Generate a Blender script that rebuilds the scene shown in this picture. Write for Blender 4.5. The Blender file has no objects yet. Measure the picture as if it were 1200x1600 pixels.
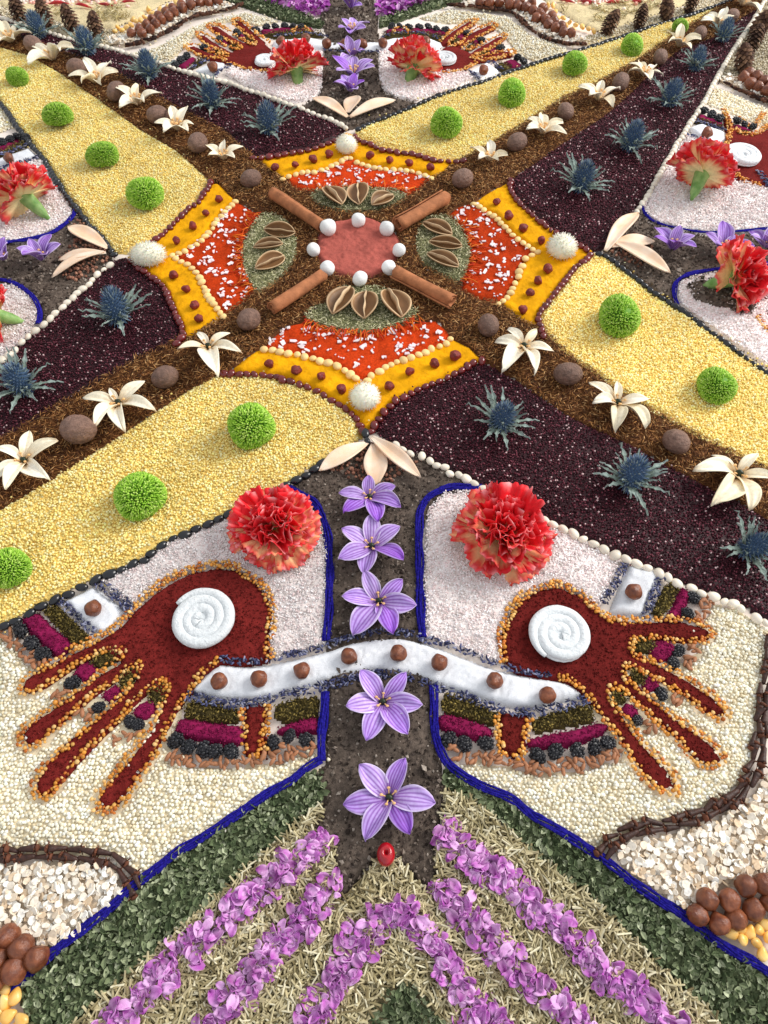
import bpy, math, random
import numpy as np
from mathutils import Vector, Matrix

rng = np.random.default_rng(11)
random.seed(5)
SC = bpy.context.scene
COL = SC.collection

# ------------------------------------------------------------------ camera, world, light
FPX, PIT, ROLL, CAMH = 1104.0, math.radians(56.62), math.radians(-1.087), 0.43
cp, sp_, cr_, sr_ = math.cos(PIT), math.sin(PIT), math.cos(ROLL), math.sin(ROLL)
_fw = Vector((0, cp, -sp_)); _up = Vector((0, sp_, cp)); _rt = Vector((1, 0, 0))
_R = _rt * cr_ - _up * sr_; _U = _rt * sr_ + _up * cr_
cam = bpy.data.cameras.new('camera')
cam_o = bpy.data.objects.new('camera', cam); COL.objects.link(cam_o)
cam.sensor_fit = 'VERTICAL'; cam.sensor_height = 32.0; cam.lens = FPX / 1600 * 32.0
cam.clip_start = 0.01; cam.clip_end = 50
mw = Matrix.Identity(4)
for i in range(3):
    mw[i][0] = _R[i]; mw[i][1] = _U[i]; mw[i][2] = -_fw[i]
mw[2][3] = CAMH
cam_o.matrix_world = mw
SC.camera = cam_o

w = bpy.data.worlds.new('World'); SC.world = w; w.use_nodes = True
bg = w.node_tree.nodes['Background']
bg.inputs[0].default_value = (0.93, 0.96, 1.0, 1); bg.inputs[1].default_value = 0.80

ld = bpy.data.lights.new('window_light', 'AREA'); ld.shape = 'RECTANGLE'
ld.size = 2.0; ld.size_y = 2.0; ld.energy = 205; ld.color = (1.0, 0.965, 0.91)
lo = bpy.data.objects.new('window_light', ld); COL.objects.link(lo)
lo.location = (3.3, 1.9, 2.5)
lo.rotation_euler = (Vector((0.0, 0.45, 0.0)) - Vector(lo.location)).to_track_quat('-Z', 'Y').to_euler()

SC.view_settings.view_transform = 'Standard'
SC.view_settings.look = 'None'
SC.view_settings.exposure = 0.06
SC.view_settings.gamma = 1.0
SC.view_settings.use_curve_mapping = False

# ------------------------------------------------------------------ pixel of the photograph -> point on a level plane
def G(p, z=0.0):
    p = np.atleast_2d(np.asarray(p, float))
    a = (p[:, 0] - 600) / FPX; b = (800 - p[:, 1]) / FPX
    a, b = a * cr_ + b * sr_, -a * sr_ + b * cr_
    y = cp + sp_ * b; zz = -sp_ + cp * b
    t = (np.asarray(z) - CAMH) / zz
    return np.stack([a * t, y * t], 1)

def G1(px, py, z=0.0):
    q = G([(px, py)], z)[0]
    return Vector((q[0], q[1], z))

def MPP(px, py):                                     # metres per photo pixel, across the view, at that ground point
    b = (800 - py) / FPX; a = (px - 600) / FPX
    b = -a * sr_ + b * cr_
    return -CAMH / (-sp_ + cp * b) / FPX

def smooth(pts, n=5, closed=True):
    P = np.asarray(pts, float); N = len(P); out = []
    rngi = range(N) if closed else range(N - 1)
    for i in rngi:
        if closed:
            p0, p1, p2, p3 = P[i - 1], P[i], P[(i + 1) % N], P[(i + 2) % N]
        else:
            p0, p1, p2, p3 = P[max(i - 1, 0)], P[i], P[i + 1], P[min(i + 2, N - 1)]
        for k in range(n):
            t = k / n
            out.append(.5 * ((2 * p1) + (-p0 + p2) * t + (2 * p0 - 5 * p1 + 4 * p2 - p3) * t * t + (-p0 + 3 * p1 - 3 * p2 + p3) * t ** 3))
    if not closed: out.append(P[-1])
    return np.array(out)

def inside(poly, q):
    x, y = q[:, 0], q[:, 1]; r = np.zeros(len(q), bool)
    a = poly; b = np.roll(poly, -1, 0)
    for (x0, y0), (x1, y1) in zip(a, b):
        if y0 == y1: continue
        c = ((y0 > y) != (y1 > y)) & (x < (x1 - x0) * (y - y0) / (y1 - y0) + x0)
        r ^= c
    return r

def segdist(poly, q, closed=True):
    d = np.full(len(q), 1e9)
    b = np.roll(poly, -1, 0)
    n = len(poly) if closed else len(poly) - 1
    for i in range(n):
        p0 = poly[i]; v = b[i] - p0; L = v @ v
        if L < 1e-14: continue
        t = np.clip(((q - p0) @ v) / L, 0, 1)
        e = q - p0 - t[:, None] * v
        d = np.minimum(d, (e * e).sum(1))
    return np.sqrt(d)

def vnoise(q, wl, seed=0):
    r = np.random.default_rng(seed + 100); T = r.random((64, 64))
    g = q / wl; i = np.floor(g).astype(int); f = g - i; f = f * f * (3 - 2 * f)
    x0, y0 = i[:, 0] % 64, i[:, 1] % 64; x1, y1 = (x0 + 1) % 64, (y0 + 1) % 64
    return (T[x0, y0] * (1 - f[:, 0]) + T[x1, y0] * f[:, 0]) * (1 - f[:, 1]) + (T[x0, y1] * (1 - f[:, 0]) + T[x1, y1] * f[:, 0]) * f[:, 1] - .5

def C(r, g, b):
    def l(c):
        c /= 255
        return c / 12.92 if c <= .04045 else ((c + .055) / 1.055) ** 2.4
    return np.array([l(r), l(g), l(b)])

# ------------------------------------------------------------------ materials
MATS = {}
def mat(name, color=None, rough=.6, spec=.4, noise=None, bump=None, sss=0, coat=0, trans=0, sheen=0, noise_col=None, ior=None, transl=0):
    m = bpy.data.materials.new(name); m.use_nodes = True
    nt = m.node_tree; N = nt.nodes; L = nt.links
    b = N['Principled BSDF']
    b.inputs['Roughness'].default_value = rough
    b.inputs['Specular IOR Level'].default_value = spec
    if ior: b.inputs['IOR'].default_value = ior
    tc = N.new('ShaderNodeNewGeometry'); co = tc.outputs['Position']
    if color is None:
        a = N.new('ShaderNodeAttribute'); a.attribute_name = 'col'; src = a.outputs['Color']
    else:
        a = N.new('ShaderNodeRGB'); a.outputs[0].default_value = (*color, 1); src = a.outputs[0]
    oi = N.new('ShaderNodeObjectInfo')
    add = N.new('ShaderNodeVectorMath'); add.operation = 'MULTIPLY_ADD'
    L.new(oi.outputs['Random'], add.inputs[0]); add.inputs[1].default_value = (3.1, 1.7, 2.3); L.new(co, add.inputs[2])
    co = add.outputs[0]
    if noise:
        n = N.new('ShaderNodeTexNoise'); n.inputs['Scale'].default_value = noise[0]; n.inputs['Detail'].default_value = 5
        L.new(co, n.inputs['Vector'])
        r = N.new('ShaderNodeMapRange'); r.inputs[1].default_value = .3; r.inputs[2].default_value = .7
        r.inputs[3].default_value = 0 if noise_col is not None else 1 - noise[1]; r.inputs[4].default_value = 1 if noise_col is not None else 1 + noise[1]
        L.new(n.outputs['Fac'], r.inputs[0])
        if noise_col is not None:
            mx = N.new('ShaderNodeMix'); mx.data_type = 'RGBA'
            L.new(r.outputs[0], mx.inputs[0]); L.new(src, mx.inputs[6]); mx.inputs[7].default_value = (*noise_col, 1); src = mx.outputs[2]
        else:
            mx = N.new('ShaderNodeVectorMath'); mx.operation = 'SCALE'
            L.new(src, mx.inputs[0]); L.new(r.outputs[0], mx.inputs[3]); src = mx.outputs[0]
    # every copy a touch lighter or darker than its neighbour
    r2 = N.new('ShaderNodeMapRange'); r2.inputs[3].default_value = .86; r2.inputs[4].default_value = 1.12
    L.new(oi.outputs['Random'], r2.inputs[0])
    s2 = N.new('ShaderNodeVectorMath'); s2.operation = 'SCALE'; L.new(src, s2.inputs[0]); L.new(r2.outputs[0], s2.inputs[3]); src = s2.outputs[0]
    L.new(src, b.inputs['Base Color'])
    if bump:
        n = N.new('ShaderNodeTexNoise'); n.inputs['Scale'].default_value = bump[0]; n.inputs['Detail'].default_value = 6; n.inputs['Roughness'].default_value = .65
        L.new(co, n.inputs['Vector'])
        bp = N.new('ShaderNodeBump'); bp.inputs['Strength'].default_value = bump[1]; bp.inputs['Distance'].default_value = bump[2]
        L.new(n.outputs['Fac'], bp.inputs['Height']); L.new(bp.outputs[0], b.inputs['Normal'])
    if sss:
        b.inputs['Subsurface Weight'].default_value = sss; b.inputs['Subsurface Radius'].default_value = (1, .6, .4); b.inputs['Subsurface Scale'].default_value = .0015
    if coat: b.inputs['Coat Weight'].default_value = coat; b.inputs['Coat Roughness'].default_value = .15
    if trans: b.inputs['Transmission Weight'].default_value = trans
    if sheen: b.inputs['Sheen Weight'].default_value = sheen
    if transl:
        t = N.new('ShaderNodeBsdfTranslucent'); L.new(src, t.inputs[0]); mxs = N.new('ShaderNodeMixShader'); mxs.inputs[0].default_value = transl
        L.new(b.outputs[0], mxs.inputs[1]); L.new(t.outputs[0], mxs.inputs[2]); L.new(mxs.outputs[0], N['Material Output'].inputs[0])
    MATS[name] = m
    return m

mat('grain', rough=.45, spec=.45, noise=(900, .1))
mat('dry', rough=.8, spec=.2, noise=(700, .15))
mat('crystal', rough=.25, spec=.5, noise=(300, .05))
mat('dark_grain', rough=.5, spec=.22, noise=(900, .2))
mat('sugar', rough=.55, spec=.4, noise=(1100, .05), bump=(1900, .7, .0009))
mat('powder', rough=.95, spec=.08, noise=(600, .22), bump=(1100, .9, .0014))
mat('paste', rough=.9, spec=.12, noise=(90, .1), bump=(420, .8, .0012))
mat('petal', rough=.55, spec=.25, noise=(420, .12))
mat('fluff', rough=.8, spec=.1, sss=.3)
mat('soil', rough=.95, spec=.15, noise=(500, .3), bump=(1200, .8, .001))
mat('black_bean', C(26, 27, 32), rough=.22, spec=.55, noise=(150, .3))
mat('white_bean', C(232, 222, 204), rough=.38, spec=.45, noise=(180, .07), sss=.1)
mat('red_bean', C(104, 26, 26), rough=.2, spec=.55, noise=(170, .3), coat=.2)
mat('chickpea', C(240, 205, 138), rough=.5, spec=.35, noise=(300, .1), sss=.1)
mat('hazel', C(92, 44, 27), rough=.27, spec=.5, noise=(260, .5), noise_col=C(146, 84, 52), bump=(620, .5, .0012))
mat('corn', C(236, 170, 60), rough=.3, spec=.5, noise=(120, .35), noise_col=C(246, 214, 140), sss=.1)
mat('mulberry', C(24, 24, 30), rough=.42, spec=.5, noise=(300, .4))
mat('nutmeg', C(132, 102, 88), rough=.5, spec=.35, noise=(260, .3), bump=(520, 1., .0022))
mat('chalk', C(240, 240, 238), rough=.9, spec=.15, noise=(120, .04), bump=(420, .45, .0012))
mat('white_clay', C(228, 232, 234), rough=.9, spec=.12, noise=(420, .10), bump=(520, .9, .0016))
mat('cinnamon', C(168, 108, 72), rough=.75, spec=.2, noise=(130, .28), bump=(500, .6, .0009))
mat('pod', C(158, 124, 92), rough=.55, spec=.3, noise=(160, .28), bump=(260, .3, .0008))
mat('pod_in', C(118, 84, 52), rough=.5, spec=.35, noise=(150, .3))
mat('rosehip', C(126, 36, 28), rough=.4, spec=.45, noise=(400, .4), bump=(420, .9, .0016))
mat('clove', C(62, 36, 28), rough=.45, spec=.4, noise=(500, .4), bump=(700, .6, .0008))
mat('clove_bud', C(104, 62, 44), rough=.7, spec=.25, noise=(500, .3), bump=(700, .5, .0006))
mat('cone', C(74, 52, 40), rough=.8, spec=.2, noise=(200, .4))
mat('calyx', C(104, 150, 74), rough=.5, spec=.3, noise=(170, .5), noise_col=C(160, 190, 120), bump=(200, .4, .001))
mat('cherry', C(170, 14, 28), rough=.22, spec=.55, noise=(200, .25), coat=.3, sss=.1)
mat('blue_yarn', C(44, 38, 150), rough=1., spec=.03, noise=(700, .45), bump=(1300, 1., .0016))
mat('shell', C(236, 196, 160), rough=.5, spec=.3, noise=(60, .6), noise_col=C(246, 226, 206), bump=(160, .25, .001), sss=.1)
mat('cloth', C(226, 214, 204), rough=.9, spec=.1, noise=(30, .04), bump=(900, .3, .0004))
mat('stamen', C(236, 190, 130), rough=.6, spec=.3)
mat('pistil', C(30, 42, 20), rough=.4, spec=.4)

# ------------------------------------------------------------------ mesh helpers
def mk_mesh(name, V, F, col=None, m=None, smoothed=True, mi=None, mats=None):
    V = np.ascontiguousarray(V, np.float32); F = np.ascontiguousarray(F, np.int32)
    me = bpy.data.meshes.new(name)
    k = F.shape[1]
    me.vertices.add(len(V)); me.vertices.foreach_set('co', V.ravel())
    me.loops.add(F.size); me.loops.foreach_set('vertex_index', F.ravel())
    me.polygons.add(len(F)); me.polygons.foreach_set('loop_start', np.arange(0, F.size, k, dtype=np.int32))
    me.update(calc_edges=True)
    me.polygons.foreach_set('use_smooth', np.full(len(F), smoothed))
    if col is not None:
        a = me.attributes.new('col', 'FLOAT_COLOR', 'POINT')
        c = np.ones((len(V), 4), np.float32); c[:, :3] = np.clip(col, 0, 1); a.data.foreach_set('color', c.ravel())
    for mm in (mats or ([m] if m else [])): me.materials.append(MATS[mm])
    if mi is not None: me.polygons.foreach_set('material_index', np.ascontiguousarray(mi, np.int32))
    me.update()
    return me

def obj(name, me, parent=None, label=None, cat=None, group=None, kind=None):
    o = bpy.data.objects.new(name, me); COL.objects.link(o)
    if parent is not None: o.parent = parent
    if label: o['label'] = label
    if cat: o['category'] = cat
    if group: o['group'] = group
    if kind: o['kind'] = kind
    return o

def tri(F):                                          # quads -> triangles
    F = np.asarray(F)
    return np.concatenate([F[:, [0, 1, 2]], F[:, [0, 2, 3]]])

def join(parts):
    Vs, Fs, Cs, n = [], [], [], 0
    for p in parts:
        V, F = p[0], p[1]; Vs.append(V); Fs.append(np.asarray(F) + n); n += len(V)
        if len(p) > 2: Cs.append(np.broadcast_to(p[2], (len(V), 3)))
    return np.concatenate(Vs), np.concatenate(Fs), (np.concatenate(Cs) if Cs else None)

def ico(sub=0):
    t = (1 + 5 ** .5) / 2
    V = np.array([(-1, t, 0), (1, t, 0), (-1, -t, 0), (1, -t, 0), (0, -1, t), (0, 1, t), (0, -1, -t), (0, 1, -t), (t, 0, -1), (t, 0, 1), (-t, 0, -1), (-t, 0, 1)], float)
    V /= np.linalg.norm(V[0])
    F = [(0, 11, 5), (0, 5, 1), (0, 1, 7), (0, 7, 10), (0, 10, 11), (1, 5, 9), (5, 11, 4), (11, 10, 2), (10, 7, 6), (7, 1, 8), (3, 9, 4), (3, 4, 2), (3, 2, 6), (3, 6, 8), (3, 8, 9), (4, 9, 5), (2, 4, 11), (6, 2, 10), (8, 6, 7), (9, 8, 1)]
    for _ in range(sub):
        V = list(map(tuple, V)); c = {}; nf = []
        def mid(a, b):
            k = (min(a, b), max(a, b))
            if k not in c:
                p = np.array(V[a]) + np.array(V[b]); p /= np.linalg.norm(p); V.append(tuple(p)); c[k] = len(V) - 1
            return c[k]
        for a, b, d in F:
            x, y, z = mid(a, b), mid(b, d), mid(d, a); nf += [(a, x, z), (b, y, x), (d, z, y), (x, y, z)]
        F = nf; V = np.array(V)
    return np.array(V), np.array(F)
ICO0, ICO1, ICO2, ICO3 = ico(0), ico(1), ico(2), ico(3)
OCT = (np.array([(1, 0, 0), (-1, 0, 0), (0, 1, 0), (0, -1, 0), (0, 0, 1), (0, 0, -1)], float),
       np.array([(0, 2, 4), (2, 1, 4), (1, 3, 4), (3, 0, 4), (2, 0, 5), (1, 2, 5), (3, 1, 5), (0, 3, 5)]))

OCTS = (OCT[0] * 1.12, OCT[1])
def lumpy(base, amp, seed, freq=1.6):
    r = np.random.default_rng(seed); V = base[0].copy(); d = np.zeros(len(V))
    for k in range(5):
        ax = r.normal(size=3); ax *= freq * (1 + .5 * k) / np.linalg.norm(ax)
        d += np.sin(V @ ax + r.random() * 6.28) / (1 + .5 * k)
    return V * (1 + amp * d)[:, None], base[1]

def rotmats(n, tilt=.3, r=rng, yaw=None):
    a = r.random(n) * 2 * np.pi if yaw is None else yaw
    b = r.normal(size=n) * tilt; c = r.normal(size=n) * tilt
    ca, sa, cb, sb, cc, sc = np.cos(a), np.sin(a), np.cos(b), np.sin(b), np.cos(c), np.sin(c)
    Z = np.zeros((n, 3, 3)); Z[:, 0, 0] = ca; Z[:, 0, 1] = -sa; Z[:, 1, 0] = sa; Z[:, 1, 1] = ca; Z[:, 2, 2] = 1
    Y = np.zeros((n, 3, 3)); Y[:, 0, 0] = cb; Y[:, 0, 2] = sb; Y[:, 2, 0] = -sb; Y[:, 2, 2] = cb; Y[:, 1, 1] = 1
    X = np.zeros((n, 3, 3)); X[:, 1, 1] = cc; X[:, 1, 2] = -sc; X[:, 2, 1] = sc; X[:, 2, 2] = cc; X[:, 0, 0] = 1
    return Z @ Y @ X

def scat(P, base, S, R, cols):
    BV, BF = base; n, k = len(P), len(BV)
    V = np.einsum('nij,nkj->nki', R, BV[None] * S[:, None, :]) + P[:, None, :]
    F = BF[None] + (np.arange(n) * k)[:, None, None]
    return V.reshape(-1, 3), F.reshape(-1, 3), np.repeat(cols, k, 0)

def pick(n, palette, weights=None, jit=.12, r=rng):
    pal = np.array(palette); i = r.choice(len(pal), n, p=weights)
    return pal[i] * (1 + r.normal(size=(n, 1)) * jit)

def W(poly, sm=False, n=5):
    poly = np.asarray(poly, float)
    if sm: poly = smooth(poly, n)
    # split long edges so that straight photo edges stay straight on the ground
    return G(poly)

def hexpts(poly, sp, jit=.3, holes=(), r=rng):
    lo, hi = poly.min(0), poly.max(0)
    nx = int((hi[0] - lo[0]) / sp) + 2; ny = int((hi[1] - lo[1]) / (sp * .866)) + 2
    X, Y = np.meshgrid(np.arange(nx), np.arange(ny), indexing='ij')
    q = np.stack([lo[0] + (X + .5 * (Y % 2)) * sp, lo[1] + Y * sp * .866], -1).reshape(-1, 2)
    q = q + r.normal(size=q.shape) * jit * sp
    q = q[inside(poly, q)]
    for h in holes:
        if len(q): q = q[~inside(h, q)]
    return q

def patch(poly, h, res=.0016, edge=.004, nz=(.0008, .02), fine=(.0004, .004), z0=.0004, holes=(), seed=0):
    """a low heap over the outline: triangles on a grid, rounded off to its rim"""
    lo, hi = poly.min(0) - res, poly.max(0) + res
    nx = int((hi[0] - lo[0]) / res) + 2; ny = int((hi[1] - lo[1]) / res) + 2
    X, Y = np.meshgrid(lo[0] + np.arange(nx) * res, lo[1] + np.arange(ny) * res, indexing='ij')
    q = np.stack([X, Y], -1).reshape(-1, 2)
    ins = inside(poly, q)
    for hh in holes: ins &= ~inside(hh, q)
    idx = np.nonzero(ins)[0]
    d = np.zeros(len(q)); d[idx] = segdist(poly, q[idx])
    for hh in holes: d[idx] = np.minimum(d[idx], segdist(hh, q[idx]))
    t = np.clip(d / edge, 0, 1); t = t * (2 - t)
    z = z0 + t * (h + nz[0] * 2 * vnoise(q, nz[1], seed) + fine[0] * 2 * vnoise(q, fine[1], seed + 1) + fine[0] * vnoise(q, fine[1] * .4, seed + 2))
    ii = ins.reshape(nx, ny)
    keep = (ii[:-1, :-1].astype(int) + ii[1:, :-1] + ii[:-1, 1:] + ii[1:, 1:]) >= 2
    a, b = np.nonzero(keep); n = a * ny + b
    Q = np.stack([n, n + ny, n + ny + 1, n + 1], 1)
    used = np.unique(Q); mp = np.full(len(q), -1); mp[used] = np.arange(len(used))
    V = np.stack([q[used, 0], q[used, 1], z[used]], 1)
    jm = ~ins[used]; V[jm, 2] = 0.0001
    V[:, :2] += rng.normal(size=(len(V), 2)) * res * .12
    return V, tri(mp[Q])

def hgt(q, h, amp=.0012, wl=.035, seed=0):
    return h + amp * 2 * vnoise(q, wl, seed)

def bed(name, poly, d, palette, label, cat, h=.002, base_col=None, shape=ICO0, aspect=(1, .88, .8), sp=.9, jit=.28, zj=.3, tilt=.35, weights=None, cjit=.1,
        m='grain', holes=(), extra=None, amp=.001, size_var=.1, res=.003, seed=0, yaw=None, lift=0, flt=None, stray=.12):
    """a bed of small grains: a low heap with the grains lying on it, one mesh"""
    q = hexpts(poly, d * sp, jit, holes)
    if flt is not None: q = q[flt(q)]
    if stray:
        b = q[segdist(poly, q) < 2.5 * d]; b = b[rng.random(len(b)) < stray]; q = np.concatenate([q, b + rng.normal(size=b.shape) * d * 2.2])
    z = hgt(q, h, amp, .035, seed)
    e = np.clip(segdist(poly, q) / (2.2 * d), .25, 1); ot = ~inside(poly, q); e[ot] = 1.1
    P = np.stack([q[:, 0], q[:, 1], z * e + d * .28 + lift + rng.normal(size=len(q)) * d * zj * .5], 1)
    s = d / 2 * (1 + rng.normal(size=(len(q), 1)) * size_var)
    S = s * np.array(aspect)[None] * (1 + rng.normal(size=(len(q), 3)) * .06)
    cc = pick(len(q), palette, weights, cjit) * (1 + .16 * vnoise(q, .03, seed + 40) + .12 * vnoise(q, .008, seed + 41))[:, None]
    parts = [scat(P, shape, S, rotmats(len(q), tilt, yaw=yaw(q) if yaw else None), cc)]
    if base_col is not None:
        V, F = patch(poly, h - .0004, res=res, edge=.005, nz=(amp, .035), fine=(.0002, .004), holes=holes, seed=seed)
        parts.append((V, F, np.array(base_col)))
    if extra: parts += extra
    V, F, c = join(parts)
    return obj(name, mk_mesh(name, V, F, c, m), None, label, cat, None, 'stuff')

def heap(name, poly, h, color, label, cat, m='powder', res=.0014, nz=(.0008, .015), fine=(.0005, .004), edge=.005, holes=(), var=.1, seed=0):
    V, F = patch(poly, h, res, edge, nz, fine, holes=holes, seed=seed)
    c = np.array(color)[None] * (1 + var * 2 * vnoise(V[:, :2], .012, seed + 5) + var * 1.5 * vnoise(V[:, :2], .003, seed + 6))[:, None]
    return obj(name, mk_mesh(name, V, F, c, m), None, label, cat, None, 'stuff')

def along(path, step):                               # evenly spaced points on a polyline with their direction
    path = np.asarray(path); d = np.r_[0, np.cumsum(np.linalg.norm(np.diff(path, axis=0), axis=1))]
    n = max(2, int(round(d[-1] / step)) + 1); t = np.linspace(0, d[-1], n)
    q = np.stack([np.interp(t, d, path[:, 0]), np.interp(t, d, path[:, 1])], 1)
    g = np.gradient(q, axis=0)
    return q, np.arctan2(g[:, 1], g[:, 0])

def band(path, wd, per_m2, r=rng):                   # random points in a band of width wd about a path
    q, a = along(path, .001)
    L = len(q) * .001; n = int(L * wd * per_m2)
    i = r.integers(0, len(q), n); off = (r.random(n) - .5) * wd
    return np.stack([q[i, 0] - np.sin(a[i]) * off, q[i, 1] + np.cos(a[i]) * off], 1), a[i]

def tube(path, rad, k=6, cap=True):
    P = np.asarray(path, float); n = len(P); T = np.gradient(P, axis=0); T /= np.linalg.norm(T, axis=1)[:, None]
    up = np.array([0, 0, 1.]); A = np.cross(T, up); nn = np.linalg.norm(A, axis=1); A[nn < 1e-6] = (1, 0, 0); A /= np.linalg.norm(A, axis=1)[:, None]
    B = np.cross(A, T); rad = np.broadcast_to(np.asarray(rad, float), (n,))
    th = np.arange(k) / k * 2 * np.pi
    V = P[:, None] + rad[:, None, None] * (np.cos(th)[None, :, None] * A[:, None] + np.sin(th)[None, :, None] * B[:, None])
    V = V.reshape(-1, 3); F = []
    for i in range(n - 1):
        for j in range(k):
            F.append((i * k + j, i * k + (j + 1) % k, (i + 1) * k + (j + 1) % k, (i + 1) * k + j))
    F = tri(F)
    if cap:
        V = np.concatenate([V, P[:1], P[-1:]]); a, b = n * k, n * k + 1
        F = np.concatenate([F, [(a, (j + 1) % k, j) for j in range(k)], [(b, (n - 1) * k + j, (n - 1) * k + (j + 1) % k) for j in range(k)]])
    return V, F

def slab(V, nu, nv, th):
    """a curved sheet nu x nv given real thickness"""
    V = V.reshape(nu, nv, 3); du = np.gradient(V, axis=0); dv = np.gradient(V, axis=1)
    N = np.cross(du, dv); N /= np.linalg.norm(N, axis=2)[..., None] + 1e-12
    A = (V + N * th / 2).reshape(-1, 3); B = (V - N * th / 2).reshape(-1, 3); n = nu * nv
    F = []
    for i in range(nu - 1):
        for j in range(nv - 1):
            a = i * nv + j; F.append((a, a + nv, a + nv + 1, a + 1)); F.append((n + a, n + a + 1, n + a + nv + 1, n + a + nv))
    rim = [i * nv for i in range(nu)] + [(nu - 1) * nv + j for j in range(1, nv)] + [i * nv + nv - 1 for i in range(nu - 2, -1, -1)] + [j for j in range(nv - 2, 0, -1)]
    for a, b in zip(rim, rim[1:] + rim[:1]): F.append((a, a + n, b + n, b))
    return np.concatenate([A, B]), tri(F)

def place(o, loc, rz=0., s=(1, 1, 1), rx=0., ry=0.):
    o.location = loc; o.rotation_euler = (rx, ry, rz); o.scale = s if hasattr(s, '__len__') else (s, s, s)
    return o

def empty(name, loc, label, cat, group=None):
    e = obj(name, None, None, label, cat, group); e.location = loc; e.empty_display_size = .01
    return e

# ------------------------------------------------------------------ setting: the cloth-covered floor under the whole carpet
V = np.array([(-2.2, -1.2, 0), (2.2, -1.2, 0), (2.2, 3.2, 0), (-2.2, 3.2, 0)], float)
obj('floor', mk_mesh('floor', V, [(0, 1, 2), (0, 2, 3)], None, 'cloth'), None, 'pale cloth covered floor under the seed carpet', 'floor', None, 'structure')

# ------------------------------------------------------------------ outlines traced on the photograph
RB = {  # rows of dark red beans round the star
 'bl': [(350,584),(361,584),(374.5,585),(386,584.5),(397.5,585),(411,586),(422,588),(433,589),(441,593),(454,596),(468,601),(480,605),(494.5,611),(506,617.5),(518,626),(530,632.5),(540,639),(549.5,647.5),(557,654.5),(562.5,665),(567,674)],
 'br': [(579,675),(584.5,665),(592,655),(599.5,644),(609.5,635),(617.5,626),(631,621),(642.5,614.5),(652.5,609),(664.5,604),(675,599.5),(686,596),(699,590),(710,584),(721,579),(730,572.5),(739,567),(752.5,564)],
 'ru': [(798,282),(797,289),(797.5,295),(801,303),(806,311),(813,319),(820,326),(826,331),(832,336),(838,342),(845,347),(852,353),(860,359),(868,364),(877,369),(887,374),(897,379),(907,384),(916,390)],
 'rl': [(922,399),(917,405),(909,411),(900,417),(895,423),(890,429),(885,436),(880,442),(873,451),(866,460),(860,468),(855,475),(850,480),(845,486),(842,493),(841,500),(843,506),(845,512),(847,519),(849,525)],
 'tl': [(396,247.5),(405,247),(416,245.5),(426,244.5),(437.5,243),(446,241),(455.5,239.5),(465,238),(475,236),(485,234),(495.5,231),(505.5,227),(514.5,224),(523,220)],
 'tr': [(555,213),(560,219),(567,222),(572.5,224),(580.5,226),(588,231),(596,234),(605.5,235.5),(615.5,237.5),(626,239.5),(636,240),(646,241),(656,244),(665,247),(672,249),(680,251),(691,252),(702.5,252.5),(714,253),(724,251)],
 'lu': [(329,285),(326,292),(322,298),(317.5,303),(314,310),(310,316),(303,321),(294,326),(290,331),(284,337.5),(275,345),(270,351),(264,357.5),(255,365),(250,371),(243,374),(236,379)],
 'll': [(205,408),(210,412),(215,416),(220,420),(225,424),(235,431),(240,435),(245,439),(254,446),(257,451),(260,456),(263,463),(265,470),(268,475),(270,480),(274,490),(277,496),(279,501),(282,506),(284.5,512),(286,520),(284,527),(281,532),(276,537)],
}
PB = {  # rows of pale split peas between the yellow and the red powder
 'bl': [(412.5,546),(426,547),(437,550),(450,552.5),(464.5,554),(476,557.5),(489,560),(500,564.5),(512.5,567),(527,572),(539,579),(547.5,585),(556,591)],
 'br': [(574,595),(580,587),(593,580.5),(602,574),(611,570),(620,565.5),(630.5,563),(642,559),(654.5,554),(665,551),(674,545),(687,541),(697.5,537),(704,529.5)],
 'ru': [(740,319),(749,323),(756,328),(764,334),(771,337.5),(777.5,343),(782.5,349),(789,355),(795,361),(801,367.5),(809,374),(817.5,379.5),(825,385),(832.5,390),(840,394)],
 'rl': [(831,399),(821,404),(816,416),(811,425),(810,432.5),(805,442.5),(801,451),(798,457.5),(792.5,465),(786,470.5),(779,475.5)],
 'tl': [(442,280.5),(451,276),(462,273),(472,270),(480.5,269),(491,269.5),(502.5,266),(511,264),(517.5,259.5),(525,257),(534,252),(540,248)],
 'tr': [(547.5,247.5),(557.5,254),(566,257),(575,260),(585,262.5),(594,264),(603,265),(615,265.5),(625,265.5),(635,267),(644,268),(654,271),(664,274.5),(674,279)],
 'lu': [(368,315),(362.5,320.5),(357,325),(351,331),(346,338),(339,344),(335,350),(332.5,357),(326,364),(320.5,369.5),(315,376),(307.5,382),(297.5,386),(289,392.5),(279.5,396)],
 'll': [(269,399.5),(274.5,404),(283,409),(292.5,413),(300,419),(306,425.5),(312,434),(315,441),(319,449),(322,455.5),(324,462.5),(329,469),(334,475),(339,482.5),(344,489),(349,495)],
}
KY = {  # yellow powder kites (outer outline, then the ends, then the pale row)
 'b': [(362,580)] + RB['bl'][2:] + [(573,684)] + RB['br'] + [(735,546), (706,531)] + PB['br'][::-1] + [(565,596)] + PB['bl'][::-1] + [(400,550), (378,566)],
 'r': [(795,286)] + RB['ru'][1:] + [(926,393)] + RB['rl'][:-1] + [(838,515), (812,503), (781,478)] + PB['rl'][::-1] + PB['ru'][::-1] + [(760,305)],
 't': RB['tl'] + [(541,208)] + RB['tr'][:-1] + [(692,274), (676,281)] + PB['tr'][::-1] + PB['tl'][::-1] + [(420,268)],
 'l': [(344,291), (331,289)] + RB['lu'][1:] + [(200,402)] + RB['ll'][:-1] + [(298,531), (325,513), (350,498)] + PB['ll'][::-1] + PB['lu'][::-1],
}
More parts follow.
